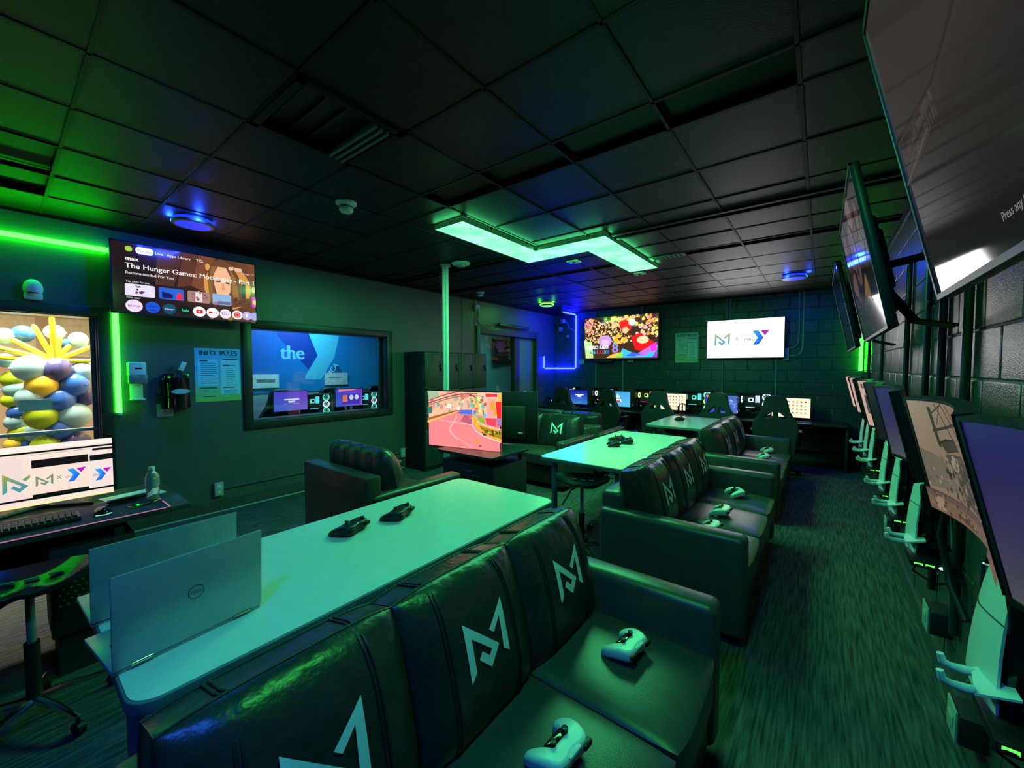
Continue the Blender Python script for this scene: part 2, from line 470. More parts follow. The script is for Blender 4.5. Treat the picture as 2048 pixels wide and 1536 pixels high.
struct(G().box((LX - .2, FY - .15, 0), (RX + .25, FY, ZC + .06)).build('wall_front', M_WALL), 'plain dark wall behind the viewer', 'wall')
struct(G().box((RX - .012, 1.4, 0), (RX, BY, .1)).build('baseboard_right', pm('cove_base', (0.06, 0.065, 0.063), .5)), 'dark vinyl base along the block wall', 'baseboard')

# ---------------------------------------------------------------- the rooms behind the left wall
M_WARM = pm('warm_wall', (0.62, 0.46, 0.30), .7, var=.04, vscale=2)
M_TEALW = pm('teal_wall', (0.16, 0.30, 0.30), .6, var=.05, vscale=3)
M_NEXTC = pm('white_ceiling', (.6, .6, .58), .8)
def slab(name, label, cat, a, b, mat): struct(G().box(a, b).build(name, mat), label, cat)
slab('wall_party_far', 'warm lit far wall of the balloon room', 'wall', (-9.6, FY, 0), (-9.5, 1.15, 2.8), M_WARM)
slab('wall_party_side', 'warm lit side wall of the balloon room', 'wall', (-9.6, 1.15, 0), (LX - .2, 1.2, 2.9), M_WARM)
slab('wall_party_end', 'end wall of the balloon room', 'wall', (-9.6, FY - .1, 0), (LX - .2, FY, 2.9), M_WARM)
slab('ceiling_party', 'ceiling of the balloon room', 'ceiling', (-9.6, FY, 2.8), (LX - .2, 1.15, 2.9), M_NEXTC)
M_OFF = pm('office_wall', (.25, .3, .33), .6)
slab('wall_office_far', 'far wall of the small office behind the mural', 'wall', (-6.55, 1.2, 0), (-6.45, 5.1, 2.9), M_OFF)
slab('wall_office_side', 'wall between the small office and the hall', 'wall', (-7.5, 5.1, 0), (LX - .2, 5.2, 2.9), M_OFF)
slab('ceiling_office', 'ceiling of the small office', 'ceiling', (-6.45, 1.2, 2.55), (LX - .2, 5.1, 2.6), M_NEXTC)
slab('wall_hall_far', 'teal lit far wall of the hall', 'wall', (-7.6, 5.2, 0), (-7.5, 10.4, 2.9), M_TEALW)
slab('wall_hall_end', 'teal lit end wall of the hall', 'wall', (-7.6, 10.4, 0), (LX - .2, 10.5, 2.9), M_TEALW)
slab('wall_hall_near', 'side wall of the hall past the corner', 'wall', (LX - .2, BY + .2, 0), (LX, 10.5, 2.9), M_TEALW)
slab('ceiling_hall', 'ceiling of the hall', 'ceiling', (-7.5, 5.2, 2.72), (LX - .2, 10.4, 2.8), M_NEXTC)
def troffer(label, x, y, z, sx, sy, watts, col):
    t = thing('ceiling_light', label, 'light', (x, y, z))
    G().rbox((-sx / 2, -sy / 2, -.05), (sx / 2, sy / 2, 0), .01).build('housing', M_WHITEP, t)
    G().box((-sx / 2 + .03, -sy / 2 + .03, -.056), (sx / 2 - .03, sy / 2 - .03, -.05)).build('diffuser', pm('diffuser_' + label[:6], (.8, .8, .8), .5, emit=col, es=2.0), t)
    lamp_area('lamp', t, (0, 0, -.07), (0, 0, 0), sx * .9, sy * .9, watts, col)
troffer('warm ceiling light of the balloon room', -6.1, .2, 2.8, .9, 1.2, 260, (1, .83, .58))
troffer('cool ceiling light of the small office', -5.85, 2.8, 2.55, .5, 1.2, 40, (.35, .8, 1))
troffer('teal ceiling light of the hall', -6.3, 7.4, 2.72, .6, 1.2, 32, (.3, 1, .85))

# ---------------------------------------------------------------- windows and door
def frame_win(name, label, op, fw, depth, pane_x, inner=M_TRIM):
    y0, y1, z0, z1 = op
    t = thing(name, label, 'window', (LX, 0, 0)); t['kind'] = 'structure'
    G().rbox((-.01, y0 - fw, z0 - fw), (.03, y0 + .012, z1 + fw), .006).build('casing', M_TRIM, t)
    G().rbox((-.01, y1 - .012, z0 - fw), (.03, y1 + fw, z1 + fw), .006).build('casing', M_TRIM, t)
    G().rbox((-.01, y0, z1 - .012), (.03, y1, z1 + fw), .006).build('casing', M_TRIM, t)
    G().rbox((-.01, y0, z0 - fw), (.03, y1, z0 + .012), .006).build('casing', M_TRIM, t)
    d = -depth
    g = G().box((d, y0, z0), (-.01, y0 + .02, z1)).box((d, y1 - .02, z0), (-.01, y1, z1)).box((d, y0, z1 - .02), (-.01, y1, z1)).box((d, y0, z0), (-.01, y1, z0 + .02))
    g.build('reveal', inner, t)
    for a in ((y0 + .02, y0 + .05), (y1 - .05, y1 - .02)):
        G().box((pane_x - .015, a[0], z0 + .02), (pane_x + .015, a[1], z1 - .02)).build('sash_stile', inner, t)
    return t
t = frame_win('window_1', 'large dark framed interior window onto the balloon room', W1, .07, .2, -.1, pm('blue_grey_frame', (.10, .12, .2), .4))
G().box((-.102, W1[0] + .05, 1.0), (-.098, W1[1] - .05, W1[3] - .02)).build('pane', M_PANE, t)
G().box((-.102, W1[0] + .05, W1[2] + .02), (-.098, W1[1] - .05, .972)).build('pane', M_PANE, t)
G().rbox((-.125, W1[0] + .02, .972), (-.075, W1[1] - .02, 1.0), .004).build('mullion', pm('pale_bar', (.35, .36, .4), .4), t)
t = frame_win('window_2', 'wide dark framed interior window showing the blue mural', W2, .075, .2, -.13)
G().box((-.132, W2[0] + .05, W2[2] + .02), (-.128, W2[1] - .05, W2[3] - .02)).build('pane', glassy('mirror_pane', (.85, .92, .95), .22), t)
# far doorway
t = thing('door_2', 'dark door frame with glazed opening and green lit leaf', 'door', (LX, 0, 0)); t['kind'] = 'structure'
for a, b in ((5.42, 5.52), (7.36, 7.46)): G().rbox((-.2, a, 0), (.03, b, 2.3), .008).build('jamb', pm('door_frame', (.06, .05, .055), .45), t)
G().rbox((-.2, 5.52, 2.16), (.03, 7.36, 2.3), .008).build('head', pm('door_frame', (.06, .05, .055), .45), t)
G().rbox((-.12, 6.62, 0), (-.02, 6.8, 2.16), .006).build('mullion', M_TRIM, t)
leaf = G().rbox((-.1, 6.82, .01), (-.055, 7.35, 2.15), .004).build('leaf', pm('leaf_green', (.16, .2, .18), .5), t)
G().tube([(-.055, 6.88, 1.02), (.0, 6.88, 1.02), (.0, 6.98, 1.02)], .01).build('handle', M_CHROME, leaf)
G().box((-.082, 5.54, .05), (-.078, 6.62, 2.15)).build('pane', M_PANE, t)
t = thing('door_closer', 'dark door closer above the far doorway', 'door closer', (LX + .03, 6.5, 2.36))
G().rbox((0, -.5, -.03), (.07, .5, .03), .012).build('body', M_TRIM, t)
G().tube([(.035, -.35, -.03), (.2, -.1, -.05), (.02, .3, -.06)], .008).build('arm', M_TRIM, t)

# ================================================================== FURNITURE
# ---------------------------------------------------------------- tables
def table(label, x0, x1, y0, y1, top=.74):
    cx, cy = (x0 + x1) / 2, (y0 + y1) / 2
    t = thing('table', label, 'table', (cx, cy, 0), 0, 'white gaming tables in a row')
    a, b, r = (x1 - x0) / 2, (y1 - y0) / 2, .06
    out = []
    for sx, sy, st in ((1, 1, 0), (-1, 1, 90), (-1, -1, 180), (1, -1, 270)):
        for q in range(6):
            an = R(st + q * 18); out.append((sx * (a - r) + r * math.cos(an), sy * (b - r) + r * math.sin(an)))
    me = curve_mesh('edge_band', [out], .013, .003, M_EDGE)
    o = link('edge_band', me, t); o.location = (0, 0, top - .0165)
    me = curve_mesh('tabletop', [[(x * (1 - .004 / a), y * (1 - .004 / b)) for x, y in out]], .0015, .0, M_LAMINATE)
    o = link('tabletop', me, t); o.location = (0, 0, top)
    lx, ly = a - .1, b - .11
    for sx in (-1, 1):
        for sy in (-1, 1):
            G().cyl((sx * lx, sy * ly, .012), (sx * lx, sy * ly, top - .033), .027, n=18).build('leg', M_GREYMETAL, t)
            G().cyl((sx * lx, sy * ly, 0), (sx * lx, sy * ly, .016), .03, n=16).build('foot', M_BLACKP, t)
            G().box((sx * lx - .05, sy * ly - .05, top - .045), (sx * lx + .05, sy * ly + .05, top - .033)).build('mount_plate', M_GREYMETAL, t)
    for sx in (-1, 1): G().box((sx * lx - .012, -ly, top - .08), (sx * lx + .012, ly, top - .034)).build('rail', M_GREYMETAL, t)
    return t
T1 = table('long white table nearest the camera with two open laptops', -2.035, -1.235, .165, 2.02)
T2 = table('middle white table with tractor seat stools beside it', -1.975, -1.175, 2.94, 4.78)
T3 = table('farthest white table in front of the gaming chairs', -1.93, -1.155, 5.52, 6.82)

# ---------------------------------------------------------------- cushions and sofas
def cushion_fn(a, c, b0, b, p=3.0):
    """front surface depth of a boxed cushion, half size a x c, rim half depth b0, centre half depth b"""
    def fn(x, z):
        fx = max(0.0, 1 - abs(x / a) ** p); fz = max(0.0, 1 - abs(z / c) ** p)
        return b0 + (b - b0) * (fx ** .5) * (fz ** .5)
    return fn
def warp(x, z, a, c):
    u, v = x / a, z / c
    return (x * (1 - .045 * v * v * v * v * (1 - .3 * u * u)) , z * (1 - .05 * u * u * u * u))
def cushion(a, c, b0, b, n=16, mat=None, crease=0.0, seed=0):
    fn = cushion_fn(a, c, b0, b); g = G()
    def sp(t):                                   # denser samples near the rim
        s_ = 2 * t - 1; return math.copysign(1 - (1 - abs(s_)) ** 1.8, s_)
    def side(sg):
        def f(u, v):
            x, z = sp(u) * a, sp(v) * c
            d = fn(x, z)
            if crease:
                d += crease * noise.noise(Vector((x * 9 + seed, z * 4 + seed, sg * 3))) * (1 - abs(x / a) ** 4) * (1 - (z / c) ** 8) * max(0.0, abs(z / c) - .5) * 2.2
            xx, zz = warp(x, z, a, c)
            return (xx, sg * d, zz)
        return f
    m = n + 1
    g.sheet(side(-1), n, n); g.sheet(side(1), n, n)
    k = m * m
    rim = [i for i in range(m)] + [m * (j + 1) + n for j in range(n)] + [n * m + i for i in range(n - 1, -1, -1)] + [m * j for j in range(n - 1, 0, -1)]
    for q in range(len(rim)):
        i, j = rim[q], rim[(q + 1) % len(rim)]
        g.f.append((i, j, j + k, i + k))
    return g
def surf(a, c, b0, b, x, z, off=0.003):
    d = cushion_fn(a, c, b0, b)(x, z); xx, zz = warp(x, z, a, c)
    return (xx, -d - off, zz)
def logo_on(a, c, b0, b, size, oz=0.0, ox=0.0):
    g = G()
    def split(t, n):
        if n == 0: g.add([surf(a, c, b0, b, x * size + ox, z * size + oz, .0035) for x, z in t], [(0, 1, 2)]); return
        p0, p1, p2 = t; m = lambda p, q: ((p[0] + q[0]) / 2, (p[1] + q[1]) / 2)
        q0, q1, q2 = m(p0, p1), m(p1, p2), m(p2, p0)
        for s_ in ((p0, q0, q2), (q0, p1, q1), (q2, q1, p2), (q0, q1, q2)): split(s_, n - 1)
    for pl in MARK:
        for t in tessellate_polygon([[Vector((x, z, 0)) for x, z in pl]]): split([pl[i] for i in t], 3)
    me = g.mesh('logo', M_LOGO)
    return me
def rim_loop(a, c, sg, b0, k=1.0):
    pts = []
    for i in range(12): pts.append((-a + 2 * a * i / 12, -c))
    for i in range(12): pts.append((a, -c + 2 * c * i / 12))
    for i in range(12): pts.append((a - 2 * a * i / 12, c))
    for i in range(12): pts.append((-a, c - 2 * c * i / 12))
    out = []
    for x, z in pts:
        xx, zz = warp(x, z, a, c); out.append((xx, sg * b0, zz))
    return out
SOFA_W, SOFA_D = 1.72, .87
def make_sofa(label, mat=M_LEATHER, logos=True, seats=3, W=SOFA_W):
    """faces -Y, centred, on the floor"""
    t = thing('sofa', label, 'sofa', (0, 0, 0), 0, 'black leather sofas with the pale logo')
    h = W / 2; D = SOFA_D / 2
    G().rbox((-h + .1, -D + .03, .06), (h - .1, D - .06, .29), .02).build('base', mat, t)
    G().rbox((-h + .06, D - .15, .06), (h - .06, D, .715), .035, 3).build('back_panel', M_LEATHER_LIT, t)
    for sx in (-1, 1):
        G().rbox((min(sx * h, sx * (h - .125)), -D + .01, .05), (max(sx * h, sx * (h - .125)), D - .01, .615), .035, 3).build('arm', M_LEATHER_LIT, t)
        for sy in (-1, 1): G().cyl((sx * (h - .07), sy * (D - .07), 0), (sx * (h - .07), sy * (D - .07), .06), .022, .028, n=12).build('leg', M_BLACKP, t)
    cw = (W - .22) / seats
    seat = cushion(cw / 2 - .003, .35, .055, .085, 14).mesh('seat_cushion', M_LEATHER_LIT)
    a, c, b0, b = cw / 2 + .006, .238, .055, .14
    back = [cushion(a, c, b0, b, 26, crease=.02, seed=s_ * 5.1).mesh('back_cushion', mat) for s_ in range(seats)]
    lg = logo_on(a, c, b0, b, .178, .03) if logos else None
    piping = G()
    for sg in (-1, 1): piping.tube(rim_loop(a, c, sg, b0), .004, 6, True)
    piping = piping.mesh('piping', M_STITCH)
    # bands sit left and right of the mark
    for k in range(seats):
        x = -h + .11 + cw * (k + .5)
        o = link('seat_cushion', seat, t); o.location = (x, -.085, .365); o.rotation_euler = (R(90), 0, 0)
        bo = link('back_cushion', back[k], t); bo.location = (x, .205, .635); bo.rotation_euler = (R(-15), 0, 0)
        link('piping', piping, bo)
        for xb in (-.145, .135):
            sb = G()
            for xo in (-.006, .006):
                pts = [surf(a, c, b0, b, xb + xo, -c + 2 * c * q / 18, .0008) for q in range(19)] + [(xb + xo, yy, c + .001) for yy in (-.03, .0, .03, .05)]
                sb.tube(pts, .0036, 6)
            if k == 0: 
                MATS.setdefault('_band%g' % xb, sb.mesh('stitched_band', M_STITCH))
            link('stitched_band', MATS['_band%g' % xb], bo)
        if lg: link('logo', lg, bo)
    for k in [k for k in list(MATS) if k.startswith('_band')]: del MATS[k]
    return t
S1 = make_sofa('nearest black leather sofa backing onto the table with laptops'); S1.location = (-.715, .90, 0); S1.rotation_euler[2] = R(90)
S2 = dup(S1, (-.715, 3.26, 0), R(90), 'middle black leather sofa with three white controllers on its seat')
S3 = dup(S1, (-.715, 5.45, 0), R(90), 'farthest black leather sofa of the aisle row, by the gaming chairs')
S4 = make_sofa('black leather two seat sofa facing the television cart', seats=2, W=1.42); S4.location = (-3.16, 4.62, 0)
S5 = make_sofa('black leather sofa standing back to back behind the two seat sofa', logos=False, seats=2, W=1.42); S5.location = (-3.1, 5.56, 0); S5.rotation_euler[2] = R(180)

# ---------------------------------------------------------------- brown armchair seen from behind (faces +Y)
t = thing('armchair', 'brown leather armchair seen from behind, tufted back cushion', 'armchair', (-2.94, 2.0, 0))
G().rbox((-.46, -.45, .05), (.46, -.32, .755), .02, 2).build('back_panel', M_BROWN, t)
for sx in (-1, 1):
    G().rbox((min(sx * .46, sx * .36), -.32, .05), (max(sx * .46, sx * .36), .45, .55), .02).build('arm', M_BROWN, t)
    G().rbox((min(sx * .475, sx * .345), -.40, .545), (max(sx * .475, sx * .345), .47, .615), .03, 3).build('arm_pad', M_BROWN, t)
    for sy in (-.38, .4): G().cyl((sx * .4, sy, 0), (sx * .4, sy, .055), .025, n=10).build('leg', M_BLACKP, t)
G().rbox((-.36, -.3, .07), (.36, .43, .32), .02).build('base', M_BROWN, t)
o = cushion(.355, .33, .06, .09, 14).build('seat_cushion', M_BROWN, t); o.location = (0, .1, .39); o.rotation_euler = (R(90), 0, 0)
def tuft(u, v):
    an = -math.pi * .5 + math.pi * 2 * v
    x = (u - .5) * .84
    r = 1 - .16 * abs(math.cos(math.pi * u * 5.0)) ** 6
    e = (1 - abs(2 * u - 1) ** 10) ** .5
    return (x, .13 * math.cos(an) * r * e * (1 if math.cos(an) > 0 else .8), .27 * math.sin(an) * (.35 + .65 * e) * (.9 + .1 * r))
o = G().sheet(tuft, 60, 24).build('back_cushion', pm('charcoal_leather', (.05, .05, .048), .32, bump=(12, .3, .015), var=.15), t); o.location = (0, -.17, .66); o.rotation_euler = (R(14), 0, 0)

# ---------------------------------------------------------------- stools
def make_stool(label, h=.6):
    t = thing('stool', label, 'stool', (0, 0, 0), 0, 'tractor seat stools')
    def seat(u, v):
        an = 2 * math.pi * u; r = v
        w_, l = .205, .175
        x = w_ * r * math.cos(an) * (1 + .08 * math.cos(2 * an)); y = l * r * math.sin(an) * (1 - .1 * math.cos(2 * an))
        z = .055 * (r ** 2.2) * (.6 + .5 * abs(math.cos(an)) ** 2) - .02 * math.exp(-((abs(x) - .085) ** 2 + (y + .03) ** 2) / .006) + .012 * math.exp(-(x / .02) ** 2) * (1 if y < 0 else 0)
        return (x, y, h + z)
    g = G().sheet(seat, 36, 10); k = len(g.v)
    g.add([(x * .97, y * .97, z - .02) for x, y, z in g.v], [tuple(reversed(f)) for f in g.f])
    for i in range(36): g.f.append((10 * 37 + i, 10 * 37 + i + 1, k + 10 * 37 + i + 1, k + 10 * 37 + i))
    s_ = g.build('seat', pm('blue_black_plastic', (.012, .013, .02), .22), t)
    for sx in (-1, 0, 1): G().rbox((sx * .07 - .022, .055, h + .004 + abs(sx) * .004), (sx * .07 + .022, .068, h + .012 + abs(sx) * .004), .003).build('vent_slot', pm('slot_edge', (.12, .12, .13), .4), s_)
    G().cyl((0, 0, .30), (0, 0, h - .02), .014, n=14).build('gas_rod', M_GREYMETAL, t)
    G().cyl((0, 0, .10), (0, 0, .36), .024, n=16).build('column', M_BLACKP, t)
    G().tube([(-.03, .0, h - .03), (-.08, -.04, h - .05), (-.14, -.1, h - .16)], .007).build('lever', M_BLACKP, t)
    for k in range(5):
        an = 2 * math.pi * k / 5 + .3; c_, s2 = math.cos(an), math.sin(an)
        G().tube([(0.02 * c_, .02 * s2, .105), (.12 * c_, .12 * s2, .10), (.25 * c_, .25 * s2, .07)], [.018, .015, .011], 8).build('base_arm', M_CHROME, t)
        c = G().cyl((.25 * c_ - .012 * s2, .25 * s2 + .012 * c_, .027), (.25 * c_ + .012 * s2, .25 * s2 - .012 * c_, .027), .027, n=14)
        c.cyl((.25 * c_, .25 * s2, .03), (.25 * c_, .25 * s2, .075), .007, n=8).build('caster', M_BLACKP, t)
    return t
K1 = make_stool('tractor seat stool with a blue sheen at the near end of the middle table'); K1.location = (-1.50, 2.86, 0); K1.rotation_euler[2] = R(20)
dup(K1, (-1.45, 3.45, 0), R(-40), 'tractor seat stool tucked behind, under the middle table')
dup(K1, (-1.55, 5.85, 0), R(10), 'tractor seat stool pushed under the farthest table')
dup(K1, (-2.12, 5.25, 0), R(70), 'tractor seat stool with purple sheen left of the middle table')
dup(K1, (-2.64, .06, 0), R(80), 'dark stool in shadow in front of the check-in desk')

# ---------------------------------------------------------------- lockers (doors face +X)
t = thing('locker_bank', 'tall dark bank of lockers against the window wall', 'lockers', (-4.56, 3.82, 0))
G().rbox((-.46, 0, .0), (-.012, 1.36, 1.765), .006).build('body', M_BLACKM, t)
for row, (z0, z1) in enumerate(((.06, .62), (.63, 1.19), (1.20, 1.75))):
    for k in range(4):
        y0 = .01 + k * .337
        d = G().rbox((-.012, y0, z0), (.006, y0 + .33, z1), .004).build('locker_door', M_LOCKER, t)
        G().tube([(.007, y0 + .06, z1 - .01), (.007, y0 + .06, z1 - .26), (.007, y0 + .035, z1 - .3), (.007, y0 + .035, z0 + .01)], .0025, 5).build('groove', M_BLACKM, d)
        G().tube([(.007, y0 + .13, z1 - .01), (.007, y0 + .13, z1 - .18), (.007, y0 + .065, z1 - .27)], .0025, 5).build('groove', M_BLACKM, d)
        G().rbox((.004, y0 + .28, (z0 + z1) / 2 - .0), (.02, y0 + .305, (z0 + z1) / 2 + .1), .004).build('latch', M_BLACKG, d)
        G().cyl((.004, y0 + .262, (z0 + z1) / 2 + .075), (.016, y0 + .262, (z0 + z1) / 2 + .075), .012, n=12).build('lock', M_BLACKG, d)

# ---------------------------------------------------------------- service pole
t = thing('service_pole', 'pale square service pole from floor to ceiling', 'pole', (-3.635, 3.38, 0), R(38))
G().rbox((-.034, -.034, 0), (.034, .034, ZC), .006).build('shaft', M_POLE, t)
for xo in (-.018, .012): G().box((xo, -.039, .02), (xo + .012, -.033, ZC - .02)).build('raceway_rib', M_WHITEP, t)
G().box((-.06, -.06, ZC - .012), (.06, .06, ZC)).build('ceiling_plate', M_PLATE, t)

# ================================================================== SCREENS
def tv(name, label, cat, w, h, loc, rz, pic, strength, tilt=0.0, group=None, bezel=.012, depth=.05, yaw=0.0, bend=0.0, rough=.12, arm=None):
    """loc = centre of the screen face; faces local -Y"""
    t = thing(name, label, cat, loc, rz + yaw, group, rx=tilt)
    a, b = w / 2 + bezel, h / 2 + bezel
    def bendg(g):
        if bend: g.v = [(x, y - bend * x * x, z) for x, y, z in g.v]
        return g
    if bend:
        g = G()
        n = 14
        def sh(yo):
            def f(u, v): return (-a + 2 * a * u, yo, -b + 2 * b * v)
            return f
        g.sheet(sh(.004), n, 2); g.sheet(sh(.03), n, 2)
        m = n + 1; k = m * 3
        rim = [i for i in range(m)] + [m + n, 2 * m + n] + [2 * m + i for i in range(n - 1, -1, -1)] + [m]
        for q in range(len(rim)): i, j = rim[q], rim[(q + 1) % len(rim)]; g.f.append((i, j, j + k, i + k))
        bendg(g).build('housing', M_BLACKP, t)
        fr = G()
        for (x0, x1, z0, z1) in ((-a, a, b - bezel, b), (-a, a, -b, -b + bezel * 1.6), (-a, -a + bezel, -b, b), (a - bezel, a, -b, b)):
            for q in range(10 if x1 - x0 > .1 else 1):
                nn = 10 if x1 - x0 > .1 else 1
                fr.box((x0 + (x1 - x0) * q / nn, -.003, z0), (x0 + (x1 - x0) * (q + 1) / nn, .006, z1))
        bendg(fr).build('bezel', M_BLACKP, t)
        bk = G().rbox((-.13, .02, -.1), (.13, .075, .1), .02).build('rear_hump', M_BLACKP, t)
    else:
        G().rbox((-a, .004, -b), (a, .03, b), .006).build('housing', M_BLACKP, t)
        G().rbox((-a * .72, .028, -b * .8), (a * .72, depth, b * .45), .015).build('rear_cover', M_BLACKM, t)
        fr = G()
        for (x0, x1, z0, z1) in ((-a, a, b - bezel, b), (-a, a, -b, -b + bezel), (-a, -a + bezel, -b, b), (a - bezel, a, -b, b)):
            fr.box((x0, -.004, z0), (x1, .006, z1))
        fr.build('bezel', M_BLACKP, t)
    pic.build('screen', picmat(strength, rough), t, bend)
    return t
def speckle(p, n, box, cols, rmin, rmax, seed):
    rnd = random.Random(seed)
    for _ in range(n):
        u = rnd.uniform(box[0], box[1]); v = rnd.uniform(box[2], box[3]); r = rnd.uniform(rmin, rmax)
        k = rnd.randint(5, 8); ph = rnd.random() * 6
        p.poly([(u + r * rnd.uniform(.6, 1.2) * math.cos(ph + 6.283 * i / k) / p.w, v + r * rnd.uniform(.6, 1.2) * math.sin(ph + 6.283 * i / k) / p.h) for i in range(k)], rnd.choice(cols))

# ---- left wall: streaming menu
p = Pic(1.1, .62, lambda u, v: (.10 + .34 * u * u + .05 * v, .075 + .2 * u * u + .02 * v, .07 + .12 * u * u))
p.poly([(.28, 1), (.45, 1), (.38, .45), (.26, .45)], (.30, .19, .13)); p.poly([(.45, 1), (.56, 1), (.5, .5), (.4, .45)], (.36, .21, .14)); p.poly([(.56, 1), (.68, 1), (.62, .4), (.5, .5)], (.48, .28, .18))
p.ell(.775, .55, .185, .36, (.83, .58, .26), 32)
for (u, v) in ((.62, .83), (.55, .38), (.985, .56)): p.ell(u, v, .018, .055, (.85, .62, .33))
# generic portrait: hair, neck, face
p.poly([(.66, .93), (.72, .98), (.8, .93), (.86, .75), (.9, .5), (.86, .25), (.8, .22), (.68, .2), (.62, .3), (.63, .55), (.62, .75)], (.42, .28, .17))
p.poly([(.69, .3), (.79, .3), (.82, .12), (.66, .12)], (.25, .17, .15))
p.poly([(.665, .75), (.70, .86), (.76, .86), (.795, .72), (.79, .48), (.755, .32), (.72, .3), (.685, .42), (.665, .58)], (.93, .72, .55))
p.poly([(.68, .63), (.72, .645), (.715, .62), (.685, .61)], (.25, .15, .1)); p.poly([(.75, .64), (.785, .62), (.78, .6), (.752, .61)], (.25, .15, .1))
p.poly([(.715, .41), (.755, .415), (.75, .39), (.72, .385)], (.72, .38, .3)); p.poly([(.728, .6), (.742, .6), (.748, .5), (.724, .49)], (.85, .6, .45))
p.poly([(.7, .86), (.66, .72), (.655, .4), (.63, .25), (.62, .6), (.65, .85)], (.55, .38, .22)); p.poly([(.78, .88), (.84, .7), (.86, .4), (.83, .3), (.8, .5), (.8, .75)], (.6, .42, .25))
p.rect(.885, .26, .03, .42, (.22, .16, .2))
p.ell(.105, .905, .022, .04, (.62, .8, .25)); p.rrect(.145, .855, .11, .1, .026, (.97, .96, .98)); p.text('For you', .2, .885, .03, (.3, .3, .35), 'c')
for s_, u in (('Live', .29), ('Apps', .37), ('Library', .455), ('TCL', .565)): p.text(s_, u, .885 - .0, .034, (.95, .92, .9), 'c', bold=.012)
p.text('max', .082, .745, .052, (.95, .93, .92), bold=.03)
p.text('The Hunger Games: Mockingjay - Part 1', .08, .64, .062, (.96, .94, .92), bold=.012)
p.text('Recommended For You', .08, .555, .034, (.9, .88, .86), bold=.01)
p.text('Google TV', .885, .8, .026, (.9, .75, .72)); p.ell(.80, .86, .02, .03, (.9, .75, .7)); p.rrect(.83, .83, .06, .06, .016, (.88, .72, .66))
p.text('Top picks for you', .08, .44, .022, (.9, .88, .86)); p.text('Your apps', .08, .215, .022, (.9, .88, .86))
p.rrect(.075, .25, .18, .17, .012, (.9, .86, .96)); speckle(p, 10, (.135, .185, .28, .4), [(.3, .22, .25), (.45, .35, .35)], .006, .016, 3)
p.rrect(.28, .25, .165, .17, .012, (.18, .38, .82)); p.poly([(.3, .27), (.3, .36), (.37, .33), (.37, .27)], (.08, .12, .35)); p.poly([(.39, .26), (.4, .35), (.415, .38), (.43, .35), (.44, .26)], (.9, .2, .35))
p.rrect(.47, .25, .16, .17, .012, (.62, .5, .48)); p.rect(.525, .26, .05, .15, (.9, .85, .85)); speckle(p, 12, (.48, .62, .27, .4), [(.3, .2, .2), (.75, .3, .35), (.5, .42, .4)], .006, .014, 4)
p.rrect(.65, .25, .145, .17, .012, (.55, .7, .85)); p.rect(.66, .265, .03, .03, (.75, .4, .45)); p.rect(.69, .26, .1, .05, (.45, .42, .55))
p.rrect(.82, .25, .13, .15, .012, (.4, .24, .18)); speckle(p, 8, (.83, .94, .27, .38), [(.6, .35, .3), (.25, .15, .15)], .006, .012, 5); p.rrect(.965, .27, .034, .17, .01, (.85, .3, .85)); p.ell(.99, .35, .018, .04, (.9, .85, .4))
speckle(p, 26, (.62, .99, .02, .14), [(.55, .42, .25), (.4, .3, .18), (.62, .5, .32)], .01, .026, 6)
for i, (s_, u, c1, c2) in enumerate((('NETFLIX', .125, (.93, .83, .93), (.25, .2, .25)), ('prime video', .237, (.12, .33, .85), (.05, .12, .45)), ('Disney+', .345, (.1, .3, .42), (.85, .92, .97)), ('hulu', .45, (.09, .11, .1), (.3, .95, .55)), ('', .55, (1, .97, .97), (.9, .1, .15)), ('TV', .648, (1, .97, .97), (.3, .3, .3)), ('TCL+', .745, (.95, .88, .97), (.4, .2, .4)), ('', .84, (1, .95, .95), (.85, .12, .18)), ('', .92, (.72, .68, .9), (.95, .95, 1)), ('', .988, (.65, .68, .9), (.8, .8, 1)))):
    r_ = (.05 if i < 1 else .045) - max(0, i - 5) * .0015
    p.ell(u, .11, r_ * 1.02, r_ * 1.75, c1, 24)
    if s_ and i not in (5,): p.text(s_.split()[0], u, .11 - (.016 if len(s_.split()) < 2 else -.005), .024 if i < 3 else .034, c2, 'c', bold=.015, sx=.9)
    if i == 1: p.text('video', u, .06, .028, c2, 'c', bold=.02)
    if i == 4: p.rrect(u - .024, .08, .048, .06, .01, c2); p.poly([(u - .008, .095), (u + .01, .11), (u - .008, .125)], (1, 1, 1))
    if i == 5: p.rrect(u - .03, .095, .028, .035, .006, (.85, .1, .15)); p.text('TV', u + .003, .093, .028, c2)
    if i == 7: p.ell(u, .11, .027, .047, c2); p.ell(u, .11, .017, .03, (1, .8, .8)); p.ell(u, .11, .013, .022, c2)
    if i == 8: p.rect(u - .012, .085, .02, .055, c2)
TVL = tv('television', 'wall television showing a streaming menu above the poster', 'television', 1.09, .605, (LX + .22, 1.185, 2.315), R(90), p, 1.1, tilt=0.0)
G().rbox((-.25, .05, -.2), (.25, .2, .2), .01).build('wall_mount', M_BLACKM, TVL)

